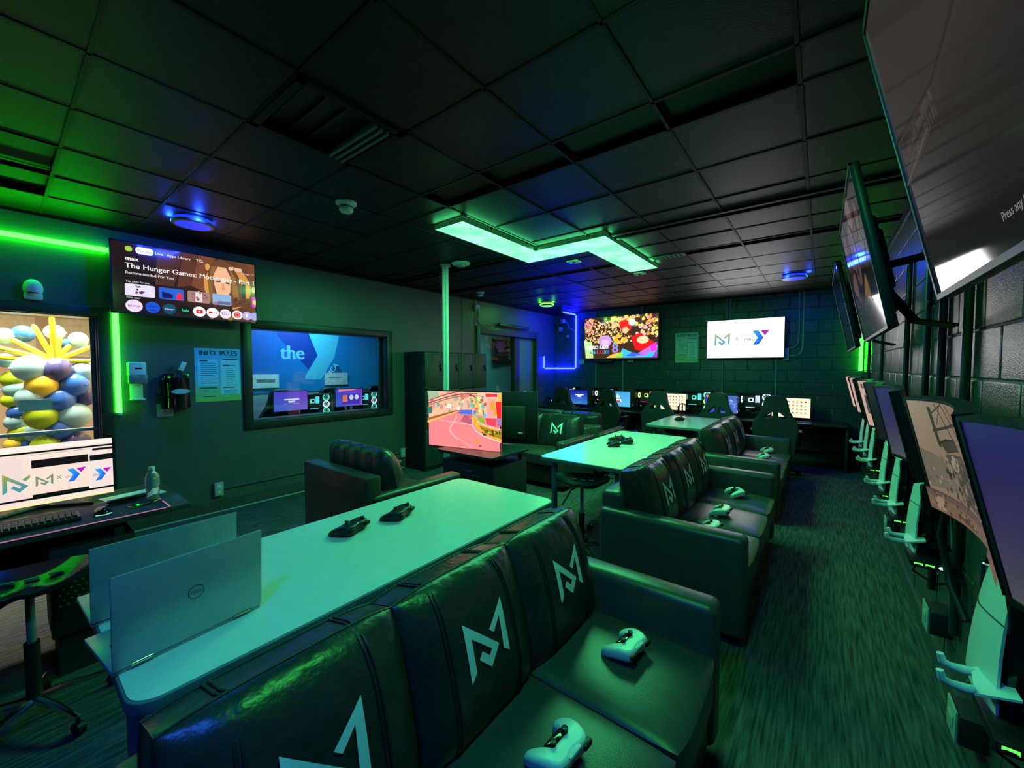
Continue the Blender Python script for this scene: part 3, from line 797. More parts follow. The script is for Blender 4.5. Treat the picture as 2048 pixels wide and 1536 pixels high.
# ---- back wall left: colourful racing game title screen (crowd, karts and figures left as loose colour)
p = Pic(1.62, .89, lambda u, v: (.25, .17, .1))
speckle(p, 16, (.0, .13, .62, .97), [(.95, .55, .62), (.9, .45, .55)], .03, .06, 11)
p.poly([(.12, .97), (.5, .99), (.5, .78), (.34, .8), (.25, .9), (.18, .78)], (.12, .12, .16)); p.poly([(.2, .82), (.3, .95), (.38, .85), (.28, .78)], (.3, .42, .6))
speckle(p, 420, (.01, .66, .36, .97), [(.96, .8, .5), (.9, .66, .4), (.4, .26, .12), (.99, .9, .66), (.25, .16, .08), (.85, .6, .36), (.98, .85, .55)], .010, .03, 12)
speckle(p, 80, (.4, .72, .75, .99), [(.95, .8, .5), (.9, .85, .4), (.4, .5, .6), (.9, .7, .5)], .02, .05, 13)
p.poly([(.0, .45), (.12, .4), (.14, .02), (.03, .02)], (.75, .9, .6)); p.ell(.31, .42, .09, .14, (.78, .62, .9)); p.ell(.31, .4, .05, .07, (.88, .74, .97))
speckle(p, 18, (.42, .58, .36, .54), [(.95, .75, .2), (.9, .6, .15), (.98, .85, .4)], .025, .05, 14)
p.poly([(.52, .7), (.5, .85), (.58, .9), (.66, .84), (.66, .66), (.58, .62)], (.9, .15, .13)); p.poly([(.545, .7), (.6, .74), (.64, .66), (.6, .58), (.55, .6)], (.98, .75, .55)); p.ell(.675, .83, .05, .075, (.97, .95, .97))
speckle(p, 70, (.72, .99, .5, .98), [(.95, .6, .3), (.97, .75, .8), (.98, .9, .4), (.3, .25, .25)], .02, .05, 15)
p.poly([(.66, .5), (.78, .58), (.97, .33), (.8, .17), (.72, .2)], (.88, .1, .12)); p.ell(.815, .42, .075, .085, (.97, .86, .65))
p.poly([(.5, .02), (.99, .02), (.995, .3), (.8, .1), (.68, .14), (.55, .24)], (.25, .75, .9)); p.poly([(.8, .17), (.97, .33), (.99, .25), (.85, .06), (.7, .05)], (.75, .45, .92)); p.poly([(.9, .28), (.985, .36), (.99, .18), (.93, .14)], (.95, .2, .85)); p.poly([(.93, .02), (.99, .02), (.99, .2)], (.6, .2, .85))
p.poly([(.68, .14), (.8, .1), (.7, .04), (.6, .06)], (.25, .4, .9)); p.poly([(.33, .02), (.55, .02), (.5, .14), (.4, .1)], (.95, .75, .3)); p.poly([(.45, .02), (.55, .02), (.56, .15), (.5, .14)], (.6, .85, .3))
p.text('MARIO KART', .045, .235, .11, (1, 1, 1), bold=.04, sx=.80); p.text('8', .405, .13, .3, (.85, .15, .2), bold=.05); p.text('8', .41, .15, .28, (.3, .65, .95), bold=.01)
for i, ch in enumerate('DELUXE'): p.text(ch, .1 + i * .048, .125, .1, [(.2, .6, .9), (.2, .75, .85), (.9, .3, .6), (.9, .25, .3), (.3, .75, .9), (.2, .5, .85)][i], bold=.05)
TVB1 = tv('television', 'large wall television with a colourful racing game title', 'television', 1.62, .89, (-3.355, BY - .14, 2.16), 0, p, 1.25, yaw=R(-1.0))
G().rbox((-.3, .045, -.2), (.3, .13, .2), .01).build('wall_mount', M_BLACKM, TVB1)

# ---- back wall right: white screen with the two marks
p = Pic(1.17, .665, (1, 1, 1)); p.dim = .55; pic_partner(p, .25, .5, .5)
TVB2 = tv('television', 'bright white wall television showing two angular logos', 'television', 1.17, .665, (-1.085, BY - .14, 2.035), 0, p, 1.7, rough=.3)
lamp_area('backlight', TVB2, (0, -.02, 0), (R(-90), 0, 0), 1.17, .665, 9.0, (1, .98, 1))
G().rbox((-.25, .045, -.2), (.25, .13, .2), .01).build('wall_mount', M_BLACKM, TVB2)

# ---- the television on the cart: red race track
p = Pic(.96, .63, lambda u, v: (.98, .5 + .02 * u, .52))
p.poly([(0, 1), (1, 1), (1, .5), (.55, .66), (.42, .68), (0, .42)], (.93, .72, .58))
speckle(p, 70, (.05, .6, .62, .98), [(.95, .8, .7), (.85, .55, .5), (.6, .7, .6), (.9, .65, .55), (.97, .88, .78), (.45, .62, .55), (.8, .45, .45)], .012, .035, 21)
p.poly([(0, 1), (.14, 1), (.2, .9), (.02, .86)], (.62, .72, .6)); p.poly([(0, .56), (.07, .6), (.07, .72), (0, .7)], (.25, .45, .42))
p.poly([(0, .5), (.4, .665), (.55, .685), (.54, .67), (.42, .645), (0, .44)], (.62, .36, .2)); p.poly([(0, .45), (.42, .65), (.42, .63), (0, .405)], (.97, .7, .4))
p.poly([(.42, .62), (.5, .68), (.63, .69), (.62, .6)], (.28, .42, .88))
p.poly([(.47, .48), (.52, .6), (.62, .58), (.63, .42)], (.72, .36, .46))
for k in range(26):
    a = .02 + .9 * k / 26
for (o1, o2, c) in ((.0, .02, (.72, .3, .3)), (.05, .065, (.5, .3, .25)), (.085, .1, (.75, .35, .35))):
    pts = [(.02 + .62 * q / 10 + .06 * (q > 8), .82 + .2 * math.sin(math.pi * .5 * q / 10) - o1) for q in range(11)]
    p.line(pts, .012, c)
p.line([(.56, .97), (.66, .92), (.73, .82), (.77, .72), (.775, .58)], .014, (.45, .28, .2))
speckle(p, 46, (.6, .8, .56, .95), [(.95, .75, .3), (.3, .55, .85), (.95, .4, .35), (.5, .75, .4), (.98, .9, .5), (.85, .3, .3), (.3, .75, .85)], .012, .032, 22)
p.poly([(.8, .98), (.95, .98), (.95, .93), (.81, .92)], (.85, .2, .25)); p.poly([(.83, .9), (.93, .9), (.93, .58), (.82, .58)], (.95, .62, .6)); p.poly([(.93, .85), (1, .85), (1, .56), (.95, .56)], (.92, .15, .15)); p.poly([(.86, .84), (.91, .86), (.95, .62), (.92, .6), (.89, .72), (.86, .7)], (.95, .6, .2)); p.rect(.965, .85, .035, .15, (.97, .7, .25))
p.poly([(.69, .58), (.78, .56), (.8, .46), (.74, .48)], (.5, .7, .2)); p.poly([(.8, .56), (.94, .57), (.94, .42), (.82, .45)], (.88, .25, .33)); p.poly([(.94, .57), (1, .57), (1, .44), (.95, .44)], (.6, .45, .7))
p.poly([(.63, .6), (.66, .6), (.74, .45), (1, .36), (1, .18), (.8, .27), (.7, .36), (.64, .48)], (.97, .68, .22)); p.poly([(.72, .43), (.8, .4), (1, .34), (1, .22), (.82, .29), (.75, .36)], (.62, .5, .12)); speckle(p, 40, (.76, .99, .27, .35), [(.45, .35, .1), (.8, .65, .2), (.35, .28, .08)], .008, .018, 23)
p.line([(.63, .56), (.635, .42), (.68, .33), (.78, .25), (1, .17)], .012, (.97, .78, .78)); p.line([(.7, .5), (.78, .44), (1, .38)], .01, (.9, .8, .8))
p.line([(.18, .475), (.63, .43)], .008, (.99, .72, .72)); p.line([(.42, .56), (.38, .45), (.33, .36), (.33, .29), (.37, .22), (.44, .16)], .018, (.99, .68, .68))
for k in range(9): p.rect(.45 + k * .021, .16 - k * .016, .01, .02, (.99, .75, .75))
p.ell(.7, .15, .022, .05, (.9, .55, .2)); p.ell(.735, .075, .02, .02, (.62, .3, .4))
CT = thing('television_cart', 'dark rolling television cart with a tray and cabinet', 'cart', (-2.98, 3.33, 0))
G().rbox((-.34, -.30, .05), (.40, .28, .52), .01).build('cabinet', M_BLACKM, CT)
tr = []
for sx, sy, st in ((1, 1, 0), (-1, 1, 90), (-1, -1, 180), (1, -1, 270)):
    for q in range(5): an = R(st + q * 22.5); tr.append((sx * .35 + .05 * math.cos(an) + .03, sy * .28 + .05 * math.sin(an)))
o = link('tray', curve_mesh('tray', [tr], .01, .005, pm('blue_black_tray', (.03, .035, .045), .25)), CT); o.location = (.0, -.04, .62)
for sx in (-.3, .36): G().cyl((sx, .2, .52), (sx, .2, .62), .02, n=10).build('tray_post', M_BLACKP, CT)
G().box((-.12, -.04, .62), (.18, .09, 1.15)).build('column', M_BLACKM, CT)
G().tube([(-.2, -.302, .15), (-.05, -.302, .44), (.1, -.302, .44)], .006, 6).build('cabinet_trim', M_GREYMETAL, CT); G().tube([(.0, -.302, .12), (.13, -.302, .4), (.22, -.302, .4)], .006, 6).build('cabinet_trim', M_GREYMETAL, CT)
for sx in (-.28, .34):
    for sy in (-.24, .22): G().cyl((sx - .012, sy, .028), (sx + .012, sy, .028), .028, n=12).cyl((sx, sy, .03), (sx, sy, .06), .01, n=8).build('caster', M_BLACKP, CT)
tv('television', 'cart television showing a red race track, beside the service pole', 'television', .93, .625, (-3.12, 3.15, .95), R(12), p, 1.25, depth=.06)
p = Pic(.95, .56, (.02, .05, .06))
TB = tv('television', 'second cart television seen from behind, next to the red screen', 'television', .98, .58, (-3.02, 3.60, .95), R(180), p, .6, depth=.07, yaw=R(24))
G().rbox((-.34, .07, -.18), (-.28, .078, -.16), .003).build('rating_label', M_WHITEP, TB)
G().tube([(-.3, .075, -.1), (-.36, .1, -.2), (-.3, .08, -.27)], .004, 6).build('cable', M_BLACKP, TB)

# ---- televisions leaning out from the block wall (screens face -X, tilted down)
def tv_right(label, y0, w_, h_, pic, strength, rough=.05, tilt=11.5):
    t = tv('television', label, 'television', w_, h_, (.135, y0 + w_ / 2, 2.015), R(-90), pic, strength, tilt=0, group=None, rough=rough, depth=.06)
    t.rotation_euler = (R(tilt), 0, R(-90))
    G().rbox((-.16, .06, -.14), (.16, .1, .14), .01).build('mount_plate', M_BLACKM, t)
    G().tube([(-.06, .09, .0), (.05, .22, -.02), (-.02, .36, -.03)], .018, 8).build('mount_arm', M_BLACKM, t)
    for k in range(3): G().tube([(-.08 + .08 * k, .09, -.15), (-.12 + .07 * k, .16, -.3), (.06 * k, .26, -.36)], .008, 6).build('cable', M_BLACKP, t)
    G().rbox((.02, .07, -.22), (.08, .09, -.18), .004).build('plug', M_WHITEP, t)
    return t
p = Pic(1.1, .655, lambda u, v: (.09 + .11 * min(1, v * 2), .08 + .085 * min(1, v * 2), .085 + .075 * min(1, v * 2)))
p.text('Press any button', .394, .062, .019, (.5, .48, .48), bold=.008)
rnd = random.Random(9)
for r_, v0 in enumerate((.47, .425)):
    for k in range(14): p.rect(.07 + k * .015, v0, .009 * rnd.uniform(.5, 1.3), .03 * rnd.uniform(.7, 1.1), (.255, .225, .215))
p.poly([(0, .55), (.3, .49), (.6, .55), (1, .5), (1, .515), (.6, .565), (.3, .5), (0, .565)], (.165, .135, .13)); p.line([(0, .40), (.22, .43)], .006, (.29, .26, .25))
p.poly([(.55, 1), (.9, 1), (1, .7), (1, .45), (.78, .6), (.62, .8)], (.23, .2, .2)); speckle(p, 20, (.65, .98, .55, .98), [(.26, .23, .23), (.19, .16, .16), (.24, .22, .3)], .02, .07, 31)
tv_right('huge dark television closest to the camera, a white screen mirrored in it', .21, 1.1, .655, p, 1.0, tilt=12.6)
p = Pic(1.1, .655, lambda u, v: (.15, .13, .14))
speckle(p, 22, (.1, .9, .35, .9), [(.38, .28, .27), (.5, .38, .36), (.2, .15, .16), (.3, .18, .2), (.16, .24, .24)], .03, .12, 32); p.ell(.5, .62, .1, .24, (.42, .33, .31)); p.ell(.5, .62, .06, .17, (.26, .18, .19)); p.poly([(.55, .3), (.75, .2), (.7, .42)], (.62, .45, .25))
tv_right('tilted television in the middle of the block wall, brown picture', 2.13, 1.08, .655, p, .5)
p = Pic(1.1, .655, (.03, .06, .05))
tv_right('tilted dark television at the far end of the block wall', 4.0, 1.08, .655, p, .5)

# ---- curved monitors over the consoles
def p_game(seed):
    q = Pic(.6, .345, lambda u, v: (.60 + .1 * v - .16 * u, .51 + .1 * v - .16 * u, .43 + .08 * v - .13 * u))
    W_ = lambda pts: [(u * .66, v) for u, v in pts]
    q.poly(W_([(.0, .55), (.35, .5), (.5, .25), (0, .2)]), (.5, .46, .4)); q.poly(W_([(.3, .95), (.36, .95), (.38, .6), (.33, .62)]), (.27, .22, .19))
    for a, b, t_ in (((.45, .98), (.72, .62), .006), ((.58, .99), (.86, .66), .006), ((.3, .74), (.95, .88), .008), ((.68, .98), (.95, .7), .006), ((.36, .9), (.6, .99), .005), ((.4, .8), (.55, .97), .004)): q.line(W_([a, b]), t_, (.28, .22, .18))
    q.poly(W_([(.36, .66), (.68, .72), (.72, .63), (.45, .57)]), (.30, .25, .22)); q.line(W_([(.36, .64), (.5, .69), (.66, .7)]), .005, (.2, .17, .15))
    q.poly(W_([(.42, .56), (.75, .6), (.97, .3), (.9, .12), (.6, .2), (.5, .4)]), (.34, .31, .27)); q.ell(.55 * .66, .5, .045, .065, (.68, .62, .55))
    speckle(q, 130, (.26, .63, .1, .55), [(.5, .45, .4), (.24, .21, .18), (.62, .56, .49), (.33, .3, .27)], .003, .013, seed); speckle(q, 16, (.05, .28, .24, .4), [(.68, .62, .54), (.42, .38, .33)], .003, .008, seed + 3)
    q.rect(.0, .13, 1, .055, (.46, .36, .34)); q.rect(0, 0, 1, .13, (.54, .42, .35)); q.rect(.07, .02, .08, .12, (.72, .58, .48)); q.rect(.3, .03, .2, .05, (.4, .31, .28)); q.line([(0, .19), (1, .19)], .003, (.3, .24, .22))
    speckle(q, 50, (.02, .66, .02, .18), [(.36, .28, .25), (.64, .52, .44), (.3, .24, .22)], .003, .008, seed + 1)
    return q
def p_purple():
    return Pic(.6, .345, None).field(lambda u, v: (.17 + .19 * (1 - v) ** 1.4, .12 + .25 * (1 - v) ** 1.6, .42 - .03 * (1 - v)), 64, 8)
def p_menu():
    q = Pic(.6, .345, lambda u, v: (.84 - .1 * u, .70 - .1 * u, .62 - .1 * u)); q.rect(.06, .84, .06, .1, (.35, .28, .28)); q.rect(.14, .84, .05, .1, (.35, .28, .28)); q.rect(.21, .84, .06, .1, (.4, .32, .3)); q.poly([(.08, .3), (.3, .22), (.36, .62), (.1, .7)], (.27, .25, .23)); q.line([(.12, .35), (.3, .6)], .006, (.6, .55, .5)); q.poly([(.36, .1), (.46, .12), (.44, .92), (.36, .94)], (.97, .9, .78)); q.rect(.5, .1, .45, .6, (.92, .8, .7)); speckle(q, 28, (.34, .95, .15, .9), [(.98, .9, .75), (.5, .4, .36), (.8, .6, .5)], .006, .02, 44)
    return q
def monitor_right(label, yfar, pic, strength):
    t = tv('monitor', label, 'monitor', .6, .345, (.30, yfar - .3, 1.265), R(-90), pic, strength, bend=.45, bezel=.009, rough=.35)
    t.rotation_euler = (R(13.0), 0, R(-90)); t['group'] = 'curved monitors along the block wall'
    G().cyl((0, .07, 0), (0, .1, .0), .04, n=14).cyl((0, .1, 0), (0, .215, -.04), .02, n=12).build('wall_arm', M_BLACKP, t)
    return t
for lab, yf, pc, st in (('curved monitor glowing purple at the right edge of the photo', 1.17, p_purple(), .62), ('curved monitor showing a grey brown game scene', 1.82, p_game(41), .62),
                        ('curved monitor glowing purple behind the grey brown game monitor', 2.80, p_purple(), .62), ('curved dark monitor squeezed between the purple and menu monitors', 3.44, Pic(.6, .345, (.08, .07, .1), 64), .6),
                        ('curved monitor with a pinkish menu picture', 4.06, p_menu(), .85), ('curved monitor with a pale page, second from the back wall', 5.2, p_menu(), .9), ('curved monitor with a pale page, closest to the back wall', 5.95, p_menu(), 1.0)):
    monitor_right(lab, yf, pc, st)

# ================================================================== LIGHTS OF THE ROOM
GREEN = (.09, 1.0, .31)
def lamp_edge(t, m_, nn, L):
    l = bpy.data.lights.new('edge_lamp', 'AREA'); l.shape = 'RECTANGLE'; l.size = L * .95; l.size_y = .028; l.energy = 1.1 * L; l.color = GREEN
    o = link('edge_lamp', l, t); o.location = (m_.x, m_.y, -.02)
    x = Vector((-nn.y, nn.x, 0)); z = -Vector((nn.x, nn.y, 0)); y = z.cross(x)
    o.rotation_euler = Matrix((x, y, z)).transposed().to_euler()
t = thing('ceiling_light', 'zigzag green glowing light panel on the ceiling', 'light', (0, 0, ZC))
segs = [(-2.71, -2.37, 2.40, 3.46), (-2.71, -1.60, 3.46, 3.82), (-1.95, -1.60, 3.82, 4.97)]
Z_OUT = [(-2.71, 2.40), (-2.37, 2.40), (-2.37, 3.46), (-1.60, 3.46), (-1.60, 4.97), (-1.95, 4.97), (-1.95, 3.82), (-2.71, 3.82)]
g = G(); n = len(Z_OUT)
vs = [(x, y, 0.0) for x, y in Z_OUT] + [(x, y, -.036) for x, y in Z_OUT]
g.add(vs, [(i, (i + 1) % n, (i + 1) % n + n, i + n) for i in range(n)])
g.build('frame', pm('panel_frame', (.03, .08, .04), .4, emit=(.02, .3, .07), es=.22), t, angle=20)
M_DIFF = pm('green_diffuser', (.2, .5, .3), .5, emit=(.16, .95, .42), es=1.35)
nt = M_DIFF.node_tree; b = nt.nodes['Principled BSDF']       # the diffuser is mottled where its lamps sit
tc = nt.nodes.new('ShaderNodeTexCoord'); nz = nt.nodes.new('ShaderNodeTexNoise'); nz.inputs['Scale'].default_value = 4.0
rp = nt.nodes.new('ShaderNodeValToRGB'); rp.color_ramp.elements[0].color = (.17, .95, .40, 1); rp.color_ramp.elements[1].color = (.36, 1, .62, 1); rp.color_ramp.elements[0].position = .35; rp.color_ramp.elements[1].position = .6
nt.links.new(tc.outputs['Object'], nz.inputs['Vector']); nt.links.new(nz.outputs['Fac'], rp.inputs['Fac']); nt.links.new(rp.outputs['Color'], b.inputs['Emission Color'])
tot = sum((a[1] - a[0]) * (a[3] - a[2]) for a in segs)
for (x0, x1, y0, y1) in segs:
    nx = max(1, round((x1 - x0) / .36)); ny = max(1, round((y1 - y0) / .36))
    for i in range(nx):
        for j in range(ny):
            dx, dy = (x1 - x0) / nx, (y1 - y0) / ny
            G().box((x0 + i * dx + .002, y0 + j * dy + .002, -.032), (x0 + (i + 1) * dx - .002, y0 + (j + 1) * dy - .002, -.028)).build('diffuser_panel', M_DIFF, t)
    lamp_area('panel_lamp', t, ((x0 + x1) / 2, (y0 + y1) / 2, -.042), (0, 0, 0), x1 - x0, y1 - y0, W_PANEL * (x1 - x0) * (y1 - y0) / tot, GREEN)

for i in range(n):                                   # its sides also throw light along the ceiling
    a, b_ = Vector(Z_OUT[i]), Vector(Z_OUT[(i + 1) % n]); L = (b_ - a).length; nn = Vector(((b_ - a).y, -(b_ - a).x)).normalized()
    m_ = (a + b_) / 2 + nn * .02
    lamp_edge(t, m_, nn, L)

def disc_light(label, x, y, r, ecol, es, lcol, watts):
    t = thing('ceiling_disc_light', label, 'light', (x, y, ZC), 0, 'round coloured ceiling lights')
    G().lathe([(r * .9, 0), (r * .9, -.018), (r * .94, -.03)], 32).build('mount_ring', pm('disc_ring', (.05, .06, .07), .3), t)
    G().lathe([(r, -.03), (r, -.048), (r * .97, -.052)], 32).build('rim', pm('disc_rim', (.3, .32, .34), .3), t)
    G().lathe([(r * .96, -.05), (r * .6, -.056), (.001, -.058)], 32).build('lens', pm('lens_' + label[:8], (.1, .1, .12), .4, emit=ecol, es=es), t)
    G().lathe([(r * .905, -.004), (r * .955, -.028)], 32).build('back_glow', pm('glow_' + label[:8], (.1, .1, .12), .4, emit=ecol, es=es * 1.5), t)
    lamp_area('disc_lamp', t, (0, 0, -.062), (0, 0, 0), r * 1.7, r * 1.7, watts, lcol)
    for k in range(3):
        an = 2 * math.pi * k / 3; lamp_point('rim_lamp', t, (r * 1.1 * math.cos(an), r * 1.1 * math.sin(an), -.02), watts * .2, lcol, .02)
BLUE = (.01, .06, 1.0); LIME = (.08, 1.0, .05)
disc_light('blue glowing disc light above the streaming menu television', -4.2, 1.06, .145, (.01, .03, 1), 1.1, BLUE, W_DISC_BLUE)
disc_light('blue2 glowing disc light near the bright white television'.replace('blue2', 'deep blue'), -.32, 6.6, .145, (.01, .03, 1), 1.1, BLUE, W_DISC_BLUE * .6)
disc_light('green glowing disc light beside the blue strip', -4.24, 6.59, .14, (.25, 1, .06), 1.1, LIME, W_DISC_GREEN * .5)
disc_light('lime disc light on the ceiling above the nearest sofa', -.42, .95, .145, (.2, 1, .1), 1.1, (.06, 1, .14), W_DISC_GREEN * 1.1)
disc_light('royal blue disc light on the ceiling behind the camera', -.36, -.5, .145, (.01, .03, 1), 1.1, (.02, .14, 1.0), W_DISC_BLUE * 1.5)

def strip(label, pts_list, col, es, wd=.03):
    """straight light tubes between points; the glowing tubes themselves wash the wall"""
    t = thing('light_strip', label, 'light strip', pts_list[0][0])
    o0 = Vector(pts_list[0][0])
    for a, b in pts_list:
        a, b = Vector(a) - o0, Vector(b) - o0; d = b - a
        G().tube([a, b], wd / 2, 12).build('tube', pm('tube_' + label[:14], (.1, .1, .1), .4, emit=tuple(c if c == 1 else c / es for c in col), es=es), t)
        G().cyl(a - d.normalized() * .008, a + d.normalized() * .012, wd * .55, n=12).cyl(b - d.normalized() * .012, b + d.normalized() * .008, wd * .55, n=12).build('end_cap', M_WHITEP, t)
    return t
E_GREEN, E_BLUE = (.30, 1, .28), (.26, .5, 1)      # the tubes' cores look paler than the light they throw
strip('bright green light strip running along the top of the window wall', [((LX + .035, -1.0, 2.56), (LX + .035, .655, 2.56))], E_GREEN, E_STRIP_GREEN * 2.6, .04)
strip('upright green light strip between balloon window and hand sanitiser', [((LX + .035, .675, 2.04), (LX + .035, .675, 1.11))], E_GREEN, E_STRIP_GREEN, .042)
strip('blue light strip bent around the back corner of the room', [((-4.46, 7.55, ZC - .04), (-4.46, BY - .03, ZC - .04)), ((-4.44, BY - .03, ZC - .05), (-4.44, BY - .03, 1.51)), ((-4.44, BY - .03, 1.51), (LX + .03, BY - .03, 1.51)), ((LX + .03, BY - .03, 1.51), (LX + .03, 7.66, 1.51)), ((LX + .03, 7.66, 1.51), (LX + .03, 7.66, 1.79))], E_BLUE, E_STRIP_BLUE, .035)
strip('short upright green light strip in the corner by the block wall', [((RX - .04, BY - .12, 2.35), (RX - .04, BY - .12, 1.47))], E_GREEN, E_STRIP_GREEN * 1.3, .045)

# ---------------------------------------------------------------- ceiling devices
def detector(label, x, y, r, drop, dome=False):
    t = thing('smoke_detector' if not dome else 'access_point', label, 'smoke detector' if not dome else 'sensor', (x, y, ZC))
    G().lathe([(r, 0), (r, -.012), (r * .8, -.026)] + ([] if not dome else [(r * .5, -.03)]), 28).build('base', M_WHITEP, t)
    if not dome:
        G().lathe([(r * .62, -.02), (r * .66, -.03), (r * .66, -drop * .8), (r * .5, -drop)], 24).build('cap', M_WHITEP, t)
        G().lathe([(r * .67, -.034), (r * .67, -.042)], 24).build('vent_ring', M_BLACKM, t)
    else:
        G().lathe([(r * .48, -.028), (r * .42, -.045), (r * .2, -.05)], 24).build('lens', pm('bluish_lens', (.3, .4, .5), .2), t)
detector('white smoke detector on the ceiling over the brown armchair', -2.86, 1.66, .075, .075)
detector('flat white ceiling dome beside the service pole', -3.42, 3.43, .11, .05, True)
detector('small white smoke detector near the far doorway', -4.48, 4.94, .07, .07)
t = thing('ceiling_vent', 'dark square air vent with louvres in the ceiling', 'vent', (-2.05, 1.1, ZC))
for a, b in (((-.27, -.27), (.27, -.235)), ((-.27, .235), (.27, .27)), ((-.27, -.27), (-.235, .27)), ((.235, -.27), (.27, .27))): G().box(a + (-.012,), b + (.02,)).build('frame', M_GRID, t)
G().box((-.25, -.25, .05), (.25, .25, .06)).build('duct', M_DARK, t)
for k in range(3): G().box((-.23, .12 + k * .035, -.008), (.23, .135 + k * .035, .03), Matrix.Rotation(R(-6), 4, 'X')).build('louvre', pm('louvre', (.12, .13, .12), .4), t)  # end louvres coloured paler as if lit, the others near-black
for k in range(3): G().box((-.23, -.2 + k * .1, .03), (.23, -.19 + k * .1, .045)).build('louvre', M_DARK, t)
t = thing('strip_diffuser', 'narrow slotted air diffuser behind the zigzag light', 'vent', (-1.44, 4.64, ZC))
G().box((-.24, -.06, -.01), (.24, .06, .01)).build('plate', pm('olive_plate', (.16, .17, .1), .5), t)
for k in range(9): G().box((-.2 + k * .048, -.05, -.014), (-.185 + k * .048, .05, -.008)).build('slot', M_DARK, t)
for lab, x, y in (('small white square sensor plate in front of the blue ceiling glow', -2.32, 4.18), ('small white sensor plate past the end of the zigzag light', -1.92, 5.22)):
    t = thing('ceiling_sensor', lab, 'sensor', (x, y, ZC)); G().rbox((-.07, -.06, -.016), (.07, .06, 0), .006).build('plate', M_WHITEP, t); G().lathe([(.02, -.016), (.018, -.024), (.006, -.027)], 14).build('lens', M_BLACKG, t)

# ================================================================== LEFT WALL THINGS (face +X)
t = thing('motion_sensor', 'white rounded motion sensor above the balloon window', 'sensor', (LX, .21, 2.15))
o = G().ball((.03, 0, .01), (.045, .055, .075), 18, 12).build('shell', M_WHITEP, t); G().rbox((0, -.05, -.08), (.05, .05, -.02), .015).build('foot', M_WHITEP, t); G().rbox((.072, -.03, -.03), (.078, .03, -.022), .002).build('lens_slot', M_BLACKM, t)
t = thing('sanitizer_dispenser', 'pale hand sanitiser dispenser next to the upright green strip', 'dispenser', (LX, .8, 1.23))
G().rbox((0, -.062, .16), (.1, .062, .35), .015).build('cover', M_WHITEP, t); G().rbox((.03, -.066, .15), (.112, .066, .235), .012).build('window_band', pm('smoke_band', (.18, .22, .24), .2), t)
G().rbox((0, -.045, .01), (.02, .045, .17), .006).build('back_plate', M_WHITEP, t); G().rbox((0, -.05, 0), (.11, .05, .014), .006).build('drip_tray', M_WHITEP, t); G().rbox((.099, -.02, .285), (.102, .03, .3), .001).build('emblem', M_BLACKP, t)
t = thing('wall_box', 'glossy black wall box with an oval label beside the poster', 'box', (LX, 1.09, 1.30))
G().rbox((0, -.1, -.17), (.03, .1, .17), .008).build('back_plate', M_BLACKG, t)
G().add([(.03 + .13 * math.cos(a) ** .6 if math.cos(a) > 0 else .03, .1 * math.sin(a), z) for z in (-.16, .13) for a in [R(-90 + 10 * i) for i in range(19)]], [(i, i + 1, i + 20, i + 19) for i in range(18)] + [tuple(range(18, -1, -1)), tuple(range(19, 38))]).build('drum', M_BLACKG, t)
G().rbox((.02, -.125, -.16), (.1, -.1, .15), .006).build('hinge_side', M_BLACKG, t); G().rbox((.03, -.15, -.03), (.09, -.12, .03), .006).build('clasp', M_BLACKP, t)
G().lathe([(.05, 0), (.028, .05), (.018, .075)], 14, (.08, 0, .13)).build('neck', M_BLACKP, t)
G().rbox((-.012, -.02, 0), (.012, .02, .09), .006, 2, Matrix.Translation((.09, .02, .2)) @ Matrix.Rotation(R(-22), 4, 'X')).build('pull_tab', M_WHITEP, t)
G().prism([(.072 * math.cos(R(i * 15)), .024 * math.sin(R(i * 15))) for i in range(24)], -.004, .002, Matrix.Translation((.163, 0, .0)) @ Matrix.Rotation(R(90), 4, 'Z')).build('oval_label', pm('blue_grey_label', (.4, .5, .6), .4), t)
# posters
def poster(label, w_, h_, loc, rz, tint):
    p = Pic(w_, h_, lambda u, v: tint(v))
    p.text('INFO', .08, .87, .068, (.03, .05, .06), bold=.03, sx=.95); p.text('&', .49, .875, .05, tint(.8), 'c'); p.text('RULES', .53, .87, .068, (.03, .05, .06), bold=.03, sx=.86)
    p.rect(.3, .945, .35, .012, (.1, .2, .3))
    lt = lambda v: tuple(min(1, c + .12) for c in tint(v))
    p.rect(.06, .3, .43, .49, lt(.5)); p.rect(.55, .12, .42, .66, lt(.4))
    p.rect(.1, .755, .17, .02, (.05, .12, .15))
    rnd = random.Random(5)
    for k in range(11): p.rect(.12, .715 - k * .037, rnd.uniform(.26, .36), .008, (.12, .25, .3))
    p.rect(.6, .785, .32, .016, (.06, .15, .18)); p.rect(.6, .67, .15, .022, (.05, .12, .15)); p.rect(.76, .675, .12, .01, (.12, .25, .3))
    for k in range(9): p.rect(.66 - .0 * k, .62 - k * .04, rnd.uniform(.15, .25), .007, (.2, .4, .4))
    p.rect(.1, .25, .36, .015, (.08, .16, .08)); p.rect(.6, .25, .26, .016, (.06, .14, .08)); p.rect(.16, .09, .25, .01, (.06, .14, .06))
    for k in range(4): p.rect(.6, .2 - k * .025, .32, .006, (.3, .5, .3))
    t = thing('poster', label, 'poster', loc, rz)
    G().box((-w_ / 2, .0005, -h_ / 2), (w_ / 2, .002, h_ / 2)).build('sheet', M_WHITEP, t)
    p.build('print', printmat(), t)
poster('blue and green INFO and RULES poster on the window wall', .405, .555, (LX + .003, 1.445, 1.452), R(90), lambda v: (.45 + .1 * (1 - v), .78, .9 - .55 * max(0, .42 - v) / .42) if v < .42 else (.42, .74, .92))
poster('pale green INFO and RULES poster between the two back wall televisions', .42, .57, (-2.06, BY - .003, 1.91), 0, lambda v: (.75, .88, .80) if v > .3 else (.78, .88, .6))
